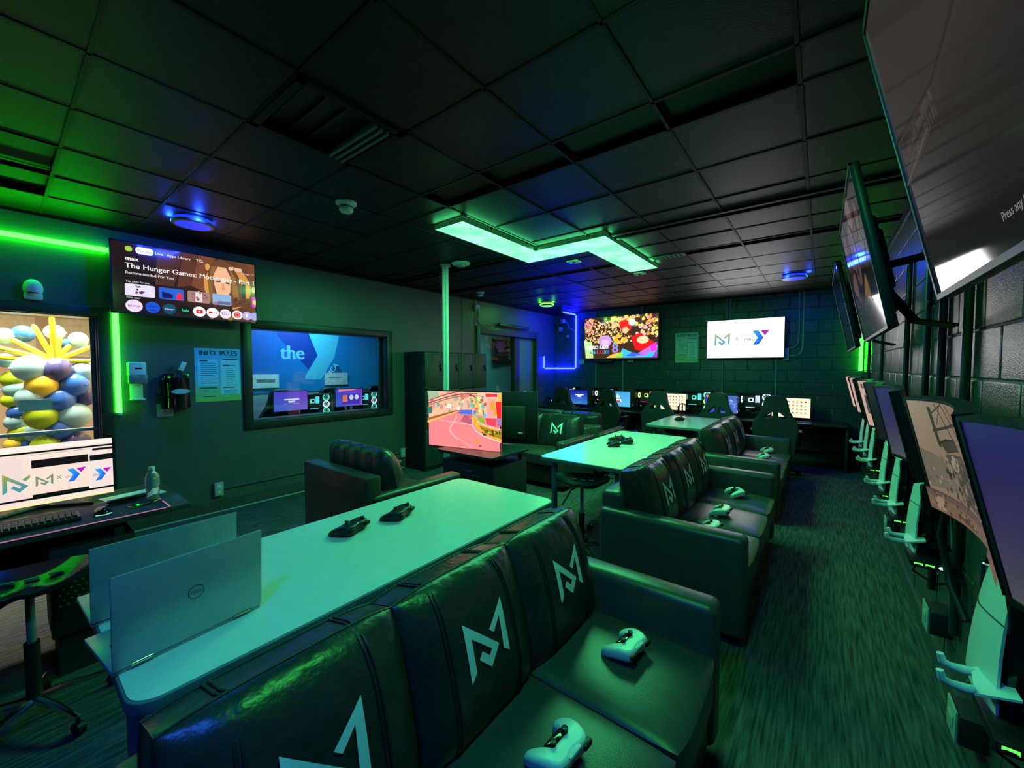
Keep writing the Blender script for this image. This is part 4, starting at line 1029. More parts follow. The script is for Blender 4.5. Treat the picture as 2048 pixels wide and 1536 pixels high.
def plate(label, loc, rz, kind, w_=.115, h_=.125):
    t = thing('wall_outlet' if kind == 'o' else 'light_switch', label, 'outlet' if kind == 'o' else 'switch', loc, rz)
    G().rbox((-w_ / 2, -.008 if kind != 'o' else -.04, -h_ / 2), (w_ / 2, 0, h_ / 2), .005).build('plate', M_PLATE, t)
    y = -.008 if kind != 'o' else -.04
    for s_ in (-1, 1):
        if kind == 'o': G().rbox((-.017, y - .003, s_ * .03 - .014), (.017, y + .001, s_ * .03 + .014), .003).build('socket', M_WHITEP, t)
        else: G().rbox((s_ * .023 - .008, y - .012, -.01), (s_ * .023 + .008, y + .001, .01), .003).build('toggle', M_WHITEP, t)
plate('double light switch below the black wall box', (LX, 1.0, 1.115), R(90), 's', .125, .125)
plate('surface outlet on the window wall near the water bottle', (LX, 1.41, .245), R(90), 'o', .08, .14)
plate('surface outlet on the window wall next to the lockers', (LX, 3.76, .235), R(90), 'o', .08, .14)
t = thing('cable_raceway', 'slim surface raceway running low along the window wall', 'raceway', (LX, 0, .24)); G().rbox((0, 1.45, -.01), (.018, 3.72, .012), .004).build('channel', pm('painted_raceway', (.085, .095, .092), .5), t); G().rbox((0, 2.55, -.014), (.021, 2.6, .016), .004).build('coupling', M_WALL, t)
t = thing('wall_siren', 'small white alarm box high up left of the far doorway', 'alarm', (LX, 5.42, 2.62)); G().rbox((0, -.05, -.06), (.06, .05, .05), .01).build('body', M_WHITEP, t); G().ball((.06, 0, -.03), (.02, .03, .03), 12, 8).build('lens', pm('bluish_lens', (.3, .4, .5), .2), t); G().tube([(.02, -.02, .05), (.02, -.02, .13)], .006).build('stem', M_WHITEP, t)
t = thing('conduit', 'thin conduit dropping from the alarm box to the door head', 'conduit', (LX, 0, 0)); G().tube([(.015, 5.47, 2.55), (.015, 5.47, 2.37), (.015, 5.52, 2.335), (.015, 6.0, 2.335)], .008).build('pipe', M_CONDUIT, t)

# ================================================================== BACK WALL THINGS (face -Y)
def pipe(label, pts, r=.014, mat=M_CONDUIT, clips=()):
    t = thing('conduit', label, 'conduit', pts[0]); o0 = Vector(pts[0])
    G().tube([Vector(p) - o0 for p in pts], r, 10).build('pipe', mat, t)
    for c in clips: 
        c = Vector(c) - o0
        G().rbox(tuple(c - Vector((.028, .012, .012))), tuple(c + Vector((.028, .012, .012))), .003).build('clip', mat, t)
yb = BY - .016
def bend(x):   # conduit that comes down and sweeps into the box beside the white screen
    return [(x, yb, ZC)] + [(x, yb, 1.95 - (x + .26) * .8)] + [(x - .1 + .1 * math.cos(R(a)), yb, 1.95 - (x + .26) * .8 - .13 * math.sin(R(a)) * 1.0) for a in (20, 45, 70, 90)] + [(-.44, yb, 1.95 - (x + .26) * .8 - .13)]
pipe('left one of two tall conduits sweeping into the box by the white screen', bend(-.31), clips=[(-.31, yb, 2.3)])
pipe('right one of two tall conduits sweeping into the box by the white screen', [(-.255, yb, ZC), (-.255, yb, 1.9), (-.262, yb, 1.82), (-.29, yb, 1.76), (-.34, yb, 1.725), (-.44, yb, 1.72)], clips=[(-.255, yb, 2.05)])
pipe('left conduit above the white screen', [(-1.37, yb, ZC), (-1.37, yb, 2.3)]); pipe('right conduit above the white screen', [(-1.325, yb, ZC), (-1.325, yb, 2.3)])
pipe('conduit below the left part of the white screen', [(-1.43, yb, 1.72), (-1.43, yb, .75)]); pipe('conduit below the right part of the white screen', [(-.61, yb, 1.72), (-.61, yb, .75)])
pipe('conduit below the left part of the racing game screen', [(-3.94, yb, 1.72), (-3.94, yb, .75)]); pipe('conduit below the middle of the racing game screen', [(-3.32, yb, 1.72), (-3.32, yb, .75)])
pipe('short conduit above the left part of the racing game screen', [(-3.95, yb, ZC), (-3.95, yb, 2.55)]); pipe('short conduit above the right part of the racing game screen', [(-2.93, yb, ZC), (-2.93, yb, 2.55)])
def jbox(label, x, z, w_=.1, h_=.11):
    t = thing('junction_box', label, 'junction box', (x, BY, z)); G().rbox((-w_ / 2, -.05, -h_ / 2), (w_ / 2, 0, h_ / 2), .006).build('box', M_CONDUIT, t); G().rbox((-w_ / 2 - .004, -.056, -h_ / 2 - .004), (w_ / 2 + .004, -.05, h_ / 2 + .004), .002).build('cover', M_PLATE, t)
jbox('pale junction box at the right edge of the white screen', -.475, 1.75, .07, .2); jbox('pale junction box at the lower left of the racing game screen', -4.28, 1.655, .12, .1); jbox('pale junction box under the racing game screen', -3.15, 1.665, .12, .05)
jbox('small box on the wall inside the blue strip', -4.84, 2.42, .07, .09); jbox('tiny wall box near the blue upright strip', -4.65, 2.25, .05, .05)
t = thing('security_camera', 'small bracket mounted camera inside the blue corner', 'camera', (-4.76, BY, 2.58)); G().cyl((0, 0, .06), (0, -.06, .06), .02, n=12).build('bracket', M_PLATE, t); G().rbox((-.045, -.13, -.03), (.045, -.03, .05), .012).build('body', M_PLATE, t); G().cyl((0, -.13, .01), (0, -.14, .01), .022, n=14).build('lens', M_BLACKG, t); G().tube([(.05, -.03, .02), (.09, -.01, -.03), (.12, -.01, -.12), (.28, -.01, -.22)], .005).build('cable', M_PLATE, t)
t = thing('sound_bar', 'short black sound bar under the racing game screen', 'sound bar', (-3.72, BY - .1, 1.665)); G().rbox((-.2, -.04, -.03), (.2, .1, .03), .012).build('body', M_BLACKP, t); G().rbox((-.18, -.043, -.02), (.18, -.038, .02), .002).build('grille', M_FABRIC, t)

# ================================================================== COMPUTER ROW AT THE BACK
DZ = .68
seat_x = [-4.42, -3.44, -2.50, -1.62, -.72]            # one station each
M_DESK = pm('black_desk', (.02, .02, .021), .35)
for k, (x0, x1, lab) in enumerate(((-4.98, -3.98, 'black computer desk in the blue lit corner'), (-3.97, -3.0, 'black computer desk under the middle of the racing game screen'), (-2.99, -2.1, 'black computer desk below the back wall poster'), (-2.09, -1.17, 'black computer desk left of the white screen'), (-1.16, .33, 'black computer desk at the block wall end of the row'))):
    t = thing('computer_desk', lab, 'desk', ((x0 + x1) / 2, 7.76, 0), 0, 'black desks along the back wall'); h = (x1 - x0) / 2
    G().rbox((-h, -.34, DZ - .03), (h, .34, DZ), .006).build('desktop', M_DESK, t)
    for sx in (-1, 1): G().rbox((min(sx * h, sx * (h - .03)), -.28, 0), (max(sx * h, sx * (h - .03)), .3, DZ - .03), .004).build('side_panel', M_BLACKM, t)
    G().box((-h + .03, .2, .2), (h - .03, .22, DZ - .03)).build('modesty_panel', M_BLACKM, t)
M_RING = {}
def ringmat(c):
    k = 'ring_%g_%g_%g' % c
    return pm(k, (.1, .1, .1), .4, emit=lin(c), es=1.4)
def make_pc(label, loc, cols, gpu):
    t = thing('gaming_computer', label, 'computer', loc, 0, 'glass sided gaming computers')
    w_, h_, d = .25, .42, .22
    g = G()
    for (a, b) in (((-w_, -d / 2, 0), (w_, d / 2, .015)), ((-w_, -d / 2, h_ - .015), (w_, d / 2, h_)), ((-w_, -d / 2, 0), (-w_ + .012, d / 2, h_)), ((w_ - .012, -d / 2, 0), (w_, d / 2, h_)), ((-w_, d / 2 - .012, 0), (w_, d / 2, h_))): g.box(a, b)
    g.build('case', M_BLACKP, t)
    G().box((-w_ + .012, -d / 2 + .001, .015), (w_ - .012, -d / 2 + .004, h_ - .015)).build('glass_panel', M_PANE, t)
    G().box((-w_ + .06, d / 2 - .03, .06), (.1, d / 2 - .014, h_ - .03)).build('motherboard', pm('circuit_board', (.02, .022, .025), .5), t)
    def fan(x, y, z, ax, c, r=.055):
        n = 20; g = G(); pts = []
        for i in range(n):
            a = 2 * math.pi * i / n
            pts.append((x + (r * math.cos(a) if ax == 'y' else 0), y + (r * math.cos(a) if ax == 'x' else 0), z + r * math.sin(a)))
        g.tube(pts, .009, 6, True)
        f = g.build('fan', ringmat(c), t)
        G().ball((x, y, z), .014, 10, 6).build('hub', M_BLACKP, f)
        g = G()
        for i in range(6):
            a = 2 * math.pi * i / 6
            if ax == 'y': g.add([(x, y, z), (x + r * .9 * math.cos(a), y + .01, z + r * .9 * math.sin(a)), (x + r * .9 * math.cos(a + .6), y - .01, z + r * .9 * math.sin(a + .6))], [(0, 1, 2)])
            else: g.add([(x, y, z), (x + .01, y + r * .9 * math.cos(a), z + r * .9 * math.sin(a)), (x - .01, y + r * .9 * math.cos(a + .6), z + r * .9 * math.sin(a + .6))], [(0, 1, 2)])
        g.build('blades', pm('blade_%g_%g_%g' % c, (.3, .3, .3), .4, emit=lin(c), es=.55), f)
    for k, zz in enumerate((.35, .23, .11)): fan(.165, .02, zz, 'y', cols[k % len(cols)])
    fan(-.2, .03, .3, 'x', cols[0], .05)
    G().rbox((-.16, -.03, .15), (.08, d / 2 - .03, .19), .006).build('graphics_card', M_BLACKP, t)
    G().box((-.15, -.032, .165), (.0, -.029, .175)).build('card_light', ringmat(gpu), t)
    for k in range(4): G().rbox((.0 + k * .016, d / 2 - .06, .25), (.008 + k * .016, d / 2 - .03, .37), .002).build('memory_stick', ringmat(cols[(k + 1) % len(cols)] if k % 2 else gpu), t)
    G().rbox((-.1, d / 2 - .08, .26), (-.03, d / 2 - .03, .33), .008).build('cooler', ringmat(cols[0]), t); G().box((-.085, d / 2 - .084, .275), (-.045, d / 2 - .079, .315)).build('cooler_screen', M_BLACKP, t)
    return t
Wt = (.93, .97, 1); pcs = [(-4.50, [(.95, 1, .75), Wt], Wt, 'gaming computer with pale yellow fans in the blue corner'), (-3.625, [Wt, (.9, 1, .85)], Wt, 'gaming computer with white fans beside the light blue monitor'), (-2.685, [(.85, 1, .55), (.55, .95, .9)], (.95, .3, .55), 'gaming computer with yellow green fans and a pink card'), (-1.795, [(.45, .95, .85), (.75, .95, .4)], (.3, .85, .85), 'gaming computer with teal fans under the white screen'), (-.88, [(.85, .95, 1), Wt], Wt, 'gaming computer with large white fans nearest the block wall')]
for x, cs, gp, lab in pcs: make_pc(lab, (x, 7.89, DZ), cs, gp)
def desk_monitor(label, x, pic, st, y=7.69):
    t = tv('monitor', label, 'monitor', .5, .30, (x, y, .895), 0, pic, st, group='flat monitors on the back desks', bezel=.008, depth=.045, rough=.3)
    G().rbox((-.02, .03, -.19), (.02, .06, .02), .005).build('stand_neck', M_BLACKP, t); G().rbox((-.11, -.06, -.215), (.11, .1, -.2), .005).build('stand_base', M_BLACKP, t)
    return t
def p_blue():
    q = Pic(.5, .3, lambda u, v: (.12 + .1 * (1 - v), .12 + .4 * (1 - v), .62 + .18 * (1 - v))); q.rrect(.42, .62, .4, .07, .006, (.95, .96, 1)); q.rrect(.53, .5, .18, .14, .01, (.85, .88, .97)); q.rect(.48, .42, .28, .015, (.6, .7, .95)); q.rect(.5, .12, .2, .03, (.5, .65, .95)); return q
def p_cyan():
    q = Pic(.5, .3, lambda u, v: (.35 - .05 * v, .75 - .1 * v, .9)); q.text('oh', .3, .55, .13, (.97, .99, 1), bold=.04); q.rrect(.34, .3, .3, .2, .02, (.95, .98, 1)); q.ell(.52, .35, .09, .06, (.85, .2, .3)); return q
def p_desk(seed):
    q = Pic(.5, .3, (.99, .93, .80)); rnd = random.Random(seed)
    for r_ in range(4):
        for c_ in range(7): q.rect(.22 + c_ * .105, .78 - r_ * .19, .05, .07, rnd.choice([(.35, .28, .25), (.8, .4, .35), (.5, .5, .5), (.4, .65, .7), (.6, .55, .5)]))
        q.rect(.22, .74 - r_ * .19, .7, .012, (.75, .66, .55))
    return q
def p_cards():
    q = Pic(.5, .3, lambda u, v: (.2 + .15 * u, .25 + .2 * u, .75)); q.poly([(0, 1), (.35, 1), (.45, .78), (.1, .75)], (.95, .6, .35)); q.rect(.3, .1, .45, .6, (.08, .1, .45)); q.ell(.52, .45, .07, .12, (.97, .85, .9)); q.rect(.49, .27, .06, .06, (1, .9, .8)); speckle(q, 16, (.75, .98, .1, .9), [(.4, .55, .9), (.25, .35, .8), (.55, .7, .95)], .01, .03, 51); return q
desk_monitor('blue sign-in monitor in the far left corner of the back row', -4.17, p_blue(), 1.1); desk_monitor('light blue monitor second along the back row', -3.235, p_cyan(), 1.1); desk_monitor('cream desktop monitor in the middle of the back row', -2.19, p_desk(3), 1.15); desk_monitor('blue card game monitor under the white television', -1.36, p_cards(), 1.1); desk_monitor('cream desktop monitor at the block wall end of the back row', -.37, p_desk(8), 1.2)
for k, x in enumerate((-4.22, -3.28, -2.35, -1.45, -.3)):
    lab = ['keyboard in the blue lit corner', 'keyboard below the light blue monitor', 'keyboard below the middle cream monitor', 'keyboard below the card game monitor', 'keyboard with a blue glowing edge at the block wall end'][k]
    t = thing('keyboard', 'black gaming ' + lab, 'keyboard', (x, 7.50, DZ), 0, 'keyboards on the back desks')
    G().rbox((-.22, -.065, 0), (.22, .065, .018), .004).build('body', M_BLACKP, t)
    g = G()
    for r_ in range(5):
        for c_ in range(14): g.box((-.205 + c_ * .0295, -.055 + r_ * .023, .018), (-.181 + c_ * .0295, -.037 + r_ * .023, .026))
    o = g.build('keycaps', M_BLACKM, t); o['kind'] = 'stuff'
    G().box((-.21, -.068, .004), (.21, -.0655, .009)).build('light_bar', pm('key_glow_%d' % (k % 2), (.1, .1, .1), .4, emit=((.2, .6, .9), (.7, .5, .4))[k % 2], es=.6), t)
def headset(label, x, y):
    t = thing('headset', label, 'headset', (x, y, DZ), R(20), 'gaming headsets on stands')
    G().lathe([(.05, 0), (.05, .008), (.012, .014), (.01, .2)], 20).build('stand', M_BLACKP, t)
    G().tube([(.068 * math.cos(R(a)), 0, .12 + .075 * math.sin(R(a))) for a in range(0, 181, 15)], .009, 8).build('headband', M_BLACKP, t)
    for sx in (-1, 1):
        c = G().cyl((sx * .05, 0, .11), (sx * .082, 0, .11), .04, n=18).build('ear_cup', M_BLACKP, t); G().cyl((sx * .081, 0, .11), (sx * .085, 0, .11), .018, n=14).build('cup_light', ringmat((.85, .95, .95)), c)
for x, lab in ((-4.86, 'black headset on a stand in the blue corner'), (-3.78, 'black headset in front of the white fan computer'), (-2.83, 'black headset in front of the pink card computer'), (-1.98, 'black headset in front of the teal fan computer'), (-1.02, 'black headset in front of the computer nearest the block wall')): headset(lab, x, 7.62)
# gaming chairs, seen from behind (face +Y)
half = [(.19, .0), (.235, .18), (.265, .36), (.262, .44), (.225, .52), (.165, .62), (.135, .74), (.115, .81), (.07, .835), (0, .84)]
outl = smooth_loop([(x, z) for x, z in half] + [(-x, z) for x, z in reversed(half[:-1])], 3)
holes = [smooth_loop([(s_ * .030, .635), (s_ * .034, .535), (s_ * .135, .52), (s_ * .12, .565)], 3) for s_ in (-1, 1)]
M_CH = pm('black_leatherette', (.014, .014, .015), .5, bump=(30, .1, .005))
def make_chair():
    t = thing('gaming_chair', '-', 'chair', (0, 0, 0), 0, 'black gaming chairs at the back desks')
    o = link('backrest', curve_mesh('backrest', [outl] + holes, .036, .012, M_CH), t); o.location = (0, -.06, .28); o.rotation_euler = (R(84), 0, 0)
    G().rbox((-.1, -.125, .40), (.1, -.105, .48), .01).build('lumbar_panel', M_FABRIC, t)
    s_ = cushion(.25, .25, .04, .06, 10).build('seat', M_CH, t); s_.rotation_euler = (R(90), 0, 0); s_.location = (0, .2, .42)
    for sx in (-1, 1):
        a = G().rbox((sx * .28 - .035, .05, .60), (sx * .28 + .035, .32, .63), .012).build('armrest', M_BLACKP, t); G().cyl((sx * .28, .18, .4), (sx * .28, .18, .6), .018, n=10).build('arm_post', M_BLACKP, t)
    G().cyl((0, .2, .1), (0, .2, .38), .028, n=12).build('column', M_BLACKP, t)
    for k in range(5):
        an = 2 * math.pi * k / 5; c_, s2 = math.cos(an), math.sin(an)
        G().tube([(0, .2, .1), (.28 * c_, .2 + .28 * s2, .065)], [.028, .016], 8).build('base_arm', M_BLACKP, t); G().cyl((.28 * c_ - .015 * s2, .2 + .28 * s2 + .015 * c_, .03), (.28 * c_ + .015 * s2, .2 + .28 * s2 - .015 * c_, .03), .03, n=12).build('caster', M_BLACKP, t)
    return t
CH = make_chair()
chairs = [(-4.12, 7.08, 4, 1.0, 'black gaming chair in front of the blue sign-in monitor'), (-3.15, 7.08, -4, 1.0, 'black gaming chair in front of the light blue monitor'), (-2.22, 7.10, 3, 1.0, 'black gaming chair in front of the middle cream monitor'), (-1.30, 7.15, -2, 1.0, 'black gaming chair in front of the blue card game monitor'), (-.50, 6.85, 2, 1.0, 'black gaming chair closest to the block wall, light through its harness holes')]
for k, (x, y, rz, s_, lab) in enumerate(chairs):
    if k == 0: CH.location = (x, y - .1, -.12 * 0); CH.rotation_euler[2] = R(rz); CH['label'] = lab
    else: dup(CH, (x, y - .1, 0), R(rz), lab)

# ================================================================== CONSOLES ON THE BLOCK WALL (face -X)
def make_console():
    t = thing('game_console', '-', 'game console', (0, 0, 0), R(-90), 'white game consoles on the block wall')
    def plate_fn(yo, sg):
        def f(u, v):
            wd = .165 + .095 * (1 - v) ** 1.1
            x = (u - .5) * wd + .012 * v
            return (x, yo - sg * .018 * math.cos((u - .5) * 2.6) + .03 * v * v * sg - .012 * sg, v * .36 + .012 * math.sin(math.pi * u) * v)
        return f
    for yo, sg in ((-.045, 1), (.045, -1)):
        g = G().sheet(plate_fn(yo, sg), 10, 12); k = len(g.v)
        g.add([(x * .985, y + sg * .006, z) for x, y, z in g.v], [tuple(reversed(f)) for f in g.f])
        m = 11
        rim = list(range(m)) + [m * (j + 1) + 10 for j in range(12)] + [12 * m + i for i in range(9, -1, -1)] + [m * j for j in range(11, 0, -1)]
        for q in range(len(rim)): i, j = rim[q], rim[(q + 1) % len(rim)]; g.f.append((i, j, j + k, i + k))
        p_ = g.build('side_plate', M_WHITEP, t)
        fn = plate_fn(yo, sg)
        G().tube([tuple(Vector(fn(u / 12, .60 + .06 * abs(u / 12 - .3))) - Vector((0, sg * .001, 0))) for u in range(13)], .0018, 5).build('seam', M_BLACKP, p_)
    G().rbox((-.105, -.045, .005), (.115, .045, .335), .014).build('core', M_BLACKG, t)
    G().rbox((-.106, -.047, .06), (-.102, .047, .31), .001).build('vent_slit', M_BLACKM, t)
    G().cyl((.113, 0, .1), (.118, 0, .1), .006, n=10).build('power_button', M_CHROME, t)
    G().ball((-.08, -.047, .32), .0022, 8, 6).build('status_light', pm('status_white', (.5, .5, .5), .4, emit=(.7, 1, .8), es=1.2), t)
    return t
def make_hook():
    t = thing('controller_hook', '-', 'controller hook', (0, 0, 0), R(-90), 'white twin prong controller hooks')
    G().add([(-.06, .02, 0), (.075, .02, 0), (.05, -.05, -.032), (-.06, -.035, -.024), (-.06, .02, -.006), (.075, .02, -.006), (.05, -.05, -.038), (-.06, -.035, -.03)], [(0, 1, 2, 3), (7, 6, 5, 4), (0, 4, 5, 1), (1, 5, 6, 2), (2, 6, 7, 3), (3, 7, 4, 0)]).build('bracket', M_WHITEP, t)
    G().box((-.06, .02, -.03), (.075, .1, -.02)).build('wall_rail', M_BLACKP, t)
    for x, y in ((-.05, -.03), (.04, -.045)):
        G().tube([(x, y, -.03), (x, y - .02, -.034), (x, y - .045, -.033), (x, y - .06, -.026), (x, y - .065, -.006)], [.010, .012, .009, .010, .008], 10).build('prong', M_WHITEP, t)
    return t
def make_hub():
    t = thing('usb_hub', '-', 'usb hub', (0, 0, 0), 0, 'small lit charging hubs')
    G().rbox((-.06, -.02, -.015), (.06, .16, .012), .004).build('body', M_BLACKP, t)
    for k, x in enumerate((-.036, .0)):
        G().prism([(x - .014, -.002), (x - .014, .006), (x + .014, .006), (x + .014, -.004), (x + .008, .0), (x - .008, .001)], -.0225, -.019).build('status_icon', pm('icon_green', (.1, .3, .1), .4, emit=(.12, 1, .08), es=1.4), t)
    G().prism([(.037 + .011 * math.cos(R(i * 30)), .001 + .007 * math.sin(R(i * 30))) for i in range(12)], -.0225, -.019).build('power_light', pm('icon_white', (.4, .4, .4), .4, emit=(.75, .9, .85), es=1.0), t)
    G().tube([(-.02, .1, -.015), (-.04, .08, -.07), (.03, .05, -.1), (.12, .1, -.09), (.2, .13, -.2)], .005, 6).build('cable', M_BLACKP, t)
    return t
con, hk, hb = make_console(), make_hook(), make_hub()
ys = [1.62, 2.72, 3.34, 3.90, 4.77, 5.30, 5.85]
who = ['under the near purple monitor, closest to the camera', 'under the grey brown game monitor', 'second past the grey brown game monitor', 'under the pinkish menu monitor', 'fifth along the block wall from the camera', 'next to last before the back wall corner', 'last before the back wall corner']
for k, y in enumerate(ys):
    for proto, off, base in ((con, (.425, 0, .655), 'white upright game console '), (hk, (.375, -.09, .745), 'white twin prong controller hook '), (hb, (.40, -.21, .655), 'small black hub with green lights ')):
        loc = (off[0], y + off[1], off[2]); lab = base + who[k]
        if k == 0: proto.location = loc; proto['label'] = lab
        else: dup(proto, loc, None, lab)
def wall_pipe(label, y, z0, z1, r=.016):
    t = thing('conduit', label, 'conduit', (RX - r - .004, y, z0)); G().cyl((0, 0, 0), (0, 0, z1 - z0), r, n=14).build('pipe', M_CONDUITD, t)
    for z in (.25, (z1 - z0) * .8): G().rbox((-.008, -r - .02, z - .01), (r + .004, r + .02, z + .01), .003).build('strap', M_CONDUITD, t)
for lab, y, z0 in (('dark conduit on the block wall nearest the camera', 2.54, .36), ('second dark conduit on the block wall', 2.99, .36), ('third dark conduit on the block wall', 3.37, .36), ('fourth dark conduit on the block wall', 4.08, .36), ('dark conduit far along the block wall', 5.6, .36), ('dark conduit close to the corner strip', 7.0, .36)): wall_pipe(lab, y, z0, 2.3)
t = thing('cable_loop', 'thick black cable looping down the block wall', 'cable', (0, 0, 0)); G().tube([(.47, 2.42, 1.12), (.44, 2.46, .95), (.43, 2.5, .8), (.45, 2.42, .62), (.48, 2.33, .52)], .014, 10).build('sleeve', M_BLACKP, t)
def floor_box(label, y, z):
    t = thing('outlet_box', label, 'outlet', (RX, y, z)); G().rbox((-.075, -.07, -.055), (0, .07, .055), .006).build('box', M_BLACKM, t); G().rbox((-.082, -.06, -.06), (-.075, .06, .06), .002).build('cover', M_PLATE, t); G().rbox((-.086, -.03, -.02), (-.081, .03, .02), .003).build('socket', M_PLATE, t)
floor_box('outlet box low on the block wall under the hooks closest to the camera', 2.20, .19); floor_box('outlet box low on the block wall past the nearest hooks', 2.72, .33); floor_box('outlet box low on the block wall beside the second hooks', 4.25, .30)

# ================================================================== CHECK-IN DESK AT THE LEFT
t = thing('check_in_desk', 'dark check-in desk with a green sheen at the window', 'desk', (-3.24, -.2, 0))
G().rbox((-.36, -.95, .71), (.34, .88, .74), .006).build('desktop', pm('desk_laminate', (.05, .055, .05), .22), t)
G().rbox((-.3, .56, 0), (.3, .6, .71), .004).build('end_panel', M_BLACKM, t); G().rbox((-.3, -.93, 0), (.3, -.89, .71), .004).build('end_panel', M_BLACKM, t); G().box((-.3, -.9, .25), (-.28, .56, .71)).build('modesty_panel', M_BLACKM, t)
t = thing('desk_mat', 'black desk mat with a thin pink glowing edge', 'desk mat', (-3.08, -.1, .74))
G().rbox((-.19, -.8, 0), (.185, .68, .005), .002).build('mat', pm('mat_cloth', (.012, .01, .014), .7, bump=(200, .2, .002)), t); G().tube([(-.19, .68, .004), (.17, .685, .004), (.187, .665, .004), (.187, -.8, .004)], .0028, 6).build('glowing_edge', pm('pink_edge', (.2, .1, .15), .4, emit=(.55, .22, .42), es=.7), t)
p = Pic(.60, .335, (.97, .88, .82))
p.rect(.0, .9, 1, .1, (.99, .94, .9)); p.rect(0, 0, 1, .04, (.98, .93, .72)); p.rect(0, .1, .2, .62, (.05, .04, .05)); p.rect(.12, .08, .3, .74, (.95, .86, .84)); pic_mark(p, .40, .42, .12, (.62, .66, .2), (.3, .6, .62))
p.rect(.6, .08, .4, .84, (.96, .88, .86)); p.rect(.6, .62, .4, .1, (.06, .04, .04)); p.rect(.86, .8, .14, .04, (.1, .08, .08)); pic_chev(p, .93, .36, .07); p.text('the', .855, .34, .025, (.5, .55, .6))
p.rect(.46, .06, .38, .78, (.97, .9, .85)); p.rect(.47, .62, .36, .13, (.08, .05, .06)); p.rect(.465, .1, .365, .52, (.97, .88, .82)); p.rect(.47, .1, .36, .08, (.07, .06, .07)); pic_mark(p, .545, .40, .065, (.5, .55, .42), (.42, .58, .5)); p.text('X', .635, .385, .028, (.4, .36, .36), 'c'); p.text('the', .675, .38, .022, (.5, .6, .75)); pic_chev(p, .75, .42, .075); p.line([(.47, .84), (.83, .84)], .002, (.5, .45, .4))
t = tv('monitor', 'check-in monitor with overlapping windows and logos', 'monitor', .60, .245, (-3.42, .125, .935), R(90), p, 1.05, bezel=.01, depth=.045, rough=.3)
G().rbox((-.025, .02, -.2), (.025, .05, -.05), .006).build('stand_neck', M_BLACKP, t)
for sx in (-1, 1): G().tube([(0, .03, -.185), (sx * .2, -.1, -.188)], [.012, .007], 8).build('stand_leg', M_BLACKP, t)
G().tube([(0, .03, -.185), (0, .16, -.188)], [.012, .007], 8).build('stand_leg', M_BLACKP, t)
t = thing('keyboard', 'dark mechanical keyboard on the check-in desk mat', 'keyboard', (-3.06, .02, .745), R(90))
G().rbox((-.23, -.07, 0), (.23, .07, .022), .005).build('body', M_BLACKP, t)
kc = G().rbox((-.0085, -.0085, 0), (.0085, .0085, .009), .002, 1).mesh('keycap', pm('keycap', (.03, .025, .028), .45))
for r_ in range(5):
    for c_ in range(20):
        o = link('keycap', kc, t); o.location = (-.212 + c_ * .0222, -.05 + r_ * .0235, .022)
t = thing('computer_mouse', 'dark mouse with a teal light ring on the desk mat', 'mouse', (-3.03, .33, .745), R(90)); G().ball((0, 0, .014), (.034, .058, .024), 18, 10).build('shell', M_BLACKG, t); G().tube([(-.03, -.04, .008), (0, -.058, .008), (.03, -.04, .008)], .0025, 6).build('light_ring', pm('teal_glow', (.1, .3, .3), .4, emit=(.25, .9, .8), es=1.0), t); G().cyl((-.004, -.03, .034), (.004, -.03, .034), .008, n=10).build('wheel', M_BLACKP, t)
def bottle_plastic():
    m = pm('bottle_clear', (.85, .9, .9), .06, var=.02); m.node_tree.nodes['Principled BSDF'].inputs['Transmission Weight'].default_value = .85; m.node_tree.nodes['Principled BSDF'].inputs['IOR'].default_value = 1.3
    return m
t = thing('water_bottle', 'clear ribbed water bottle standing on the check-in desk', 'bottle', (-3.14, .555, .742))
prof = [(.028, 0), (.031, .006)] + [(.031 - .0022 * (i % 2), .012 + i * .0085) for i in range(12)] + [(.033, .118), (.033, .135), (.026, .158), (.013, .175), (.0125, .183)]
G().lathe(prof, 20).build('body', bottle_plastic(), t); G().lathe([(.0335, .085), (.0335, .125)], 20).build('label_band', pm('bottle_label', (.3, .36, .4), .4), t); G().lathe([(.0145, .18), (.0145, .197), (.013, .199)], 18).build('cap', M_WHITEP, t)
t = thing('smartphone', 'black smartphone lying in front of the water bottle', 'phone', (-3.07, .51, .74), R(20)); G().rbox((-.036, -.075, 0), (.036, .075, .009), .006).build('body', M_BLACKG, t); G().rbox((-.033, -.07, .0085), (.033, .07, .0095), .0004).build('glass', M_BLACKG, t)
t = thing('paper_stack', 'sheets of paper behind the water bottle', 'paper', (-3.34, .50, .74), R(6)); 
for k in range(3): o = G().box((-.09, -.13, .0005 + k * .0008), (.09, .13, .001 + k * .0008)).build('sheet', M_WHITEP, t); o.rotation_euler[2] = R(k * 3)
t = thing('stapler', 'slim black stapler beside the paper', 'stapler', (-3.2, .45, .74), R(12)); G().rbox((-.018, -.09, 0), (.018, .09, .012), .004).build('base', M_BLACKP, t); G().rbox((-.014, -.085, .014), (.014, .09, .034), .006).build('arm', M_BLACKP, t)
t = thing('computer_tower', 'dark computer tower with a perforated front under the check-in desk', 'computer', (-3.0, .22, .0)); G().rbox((-.22, -.09, .2), (.08, .22, .64), .008).build('case', M_BLACKM, t)
g = G()
for r_ in range(9):
    for c_ in range(7): g.ball((.081, -.06 + c_ * .026 + (r_ % 2) * .012, .36 + r_ * .026), (.003, .007, .007), 6, 4)
o = g.build('front_grille', pm('grille_dot', (.09, .09, .085), .4), t); o['kind'] = 'stuff'; G().box((-.2, -.07, 0), (.06, .2, .2)).build('plinth', M_BLACKM, t)
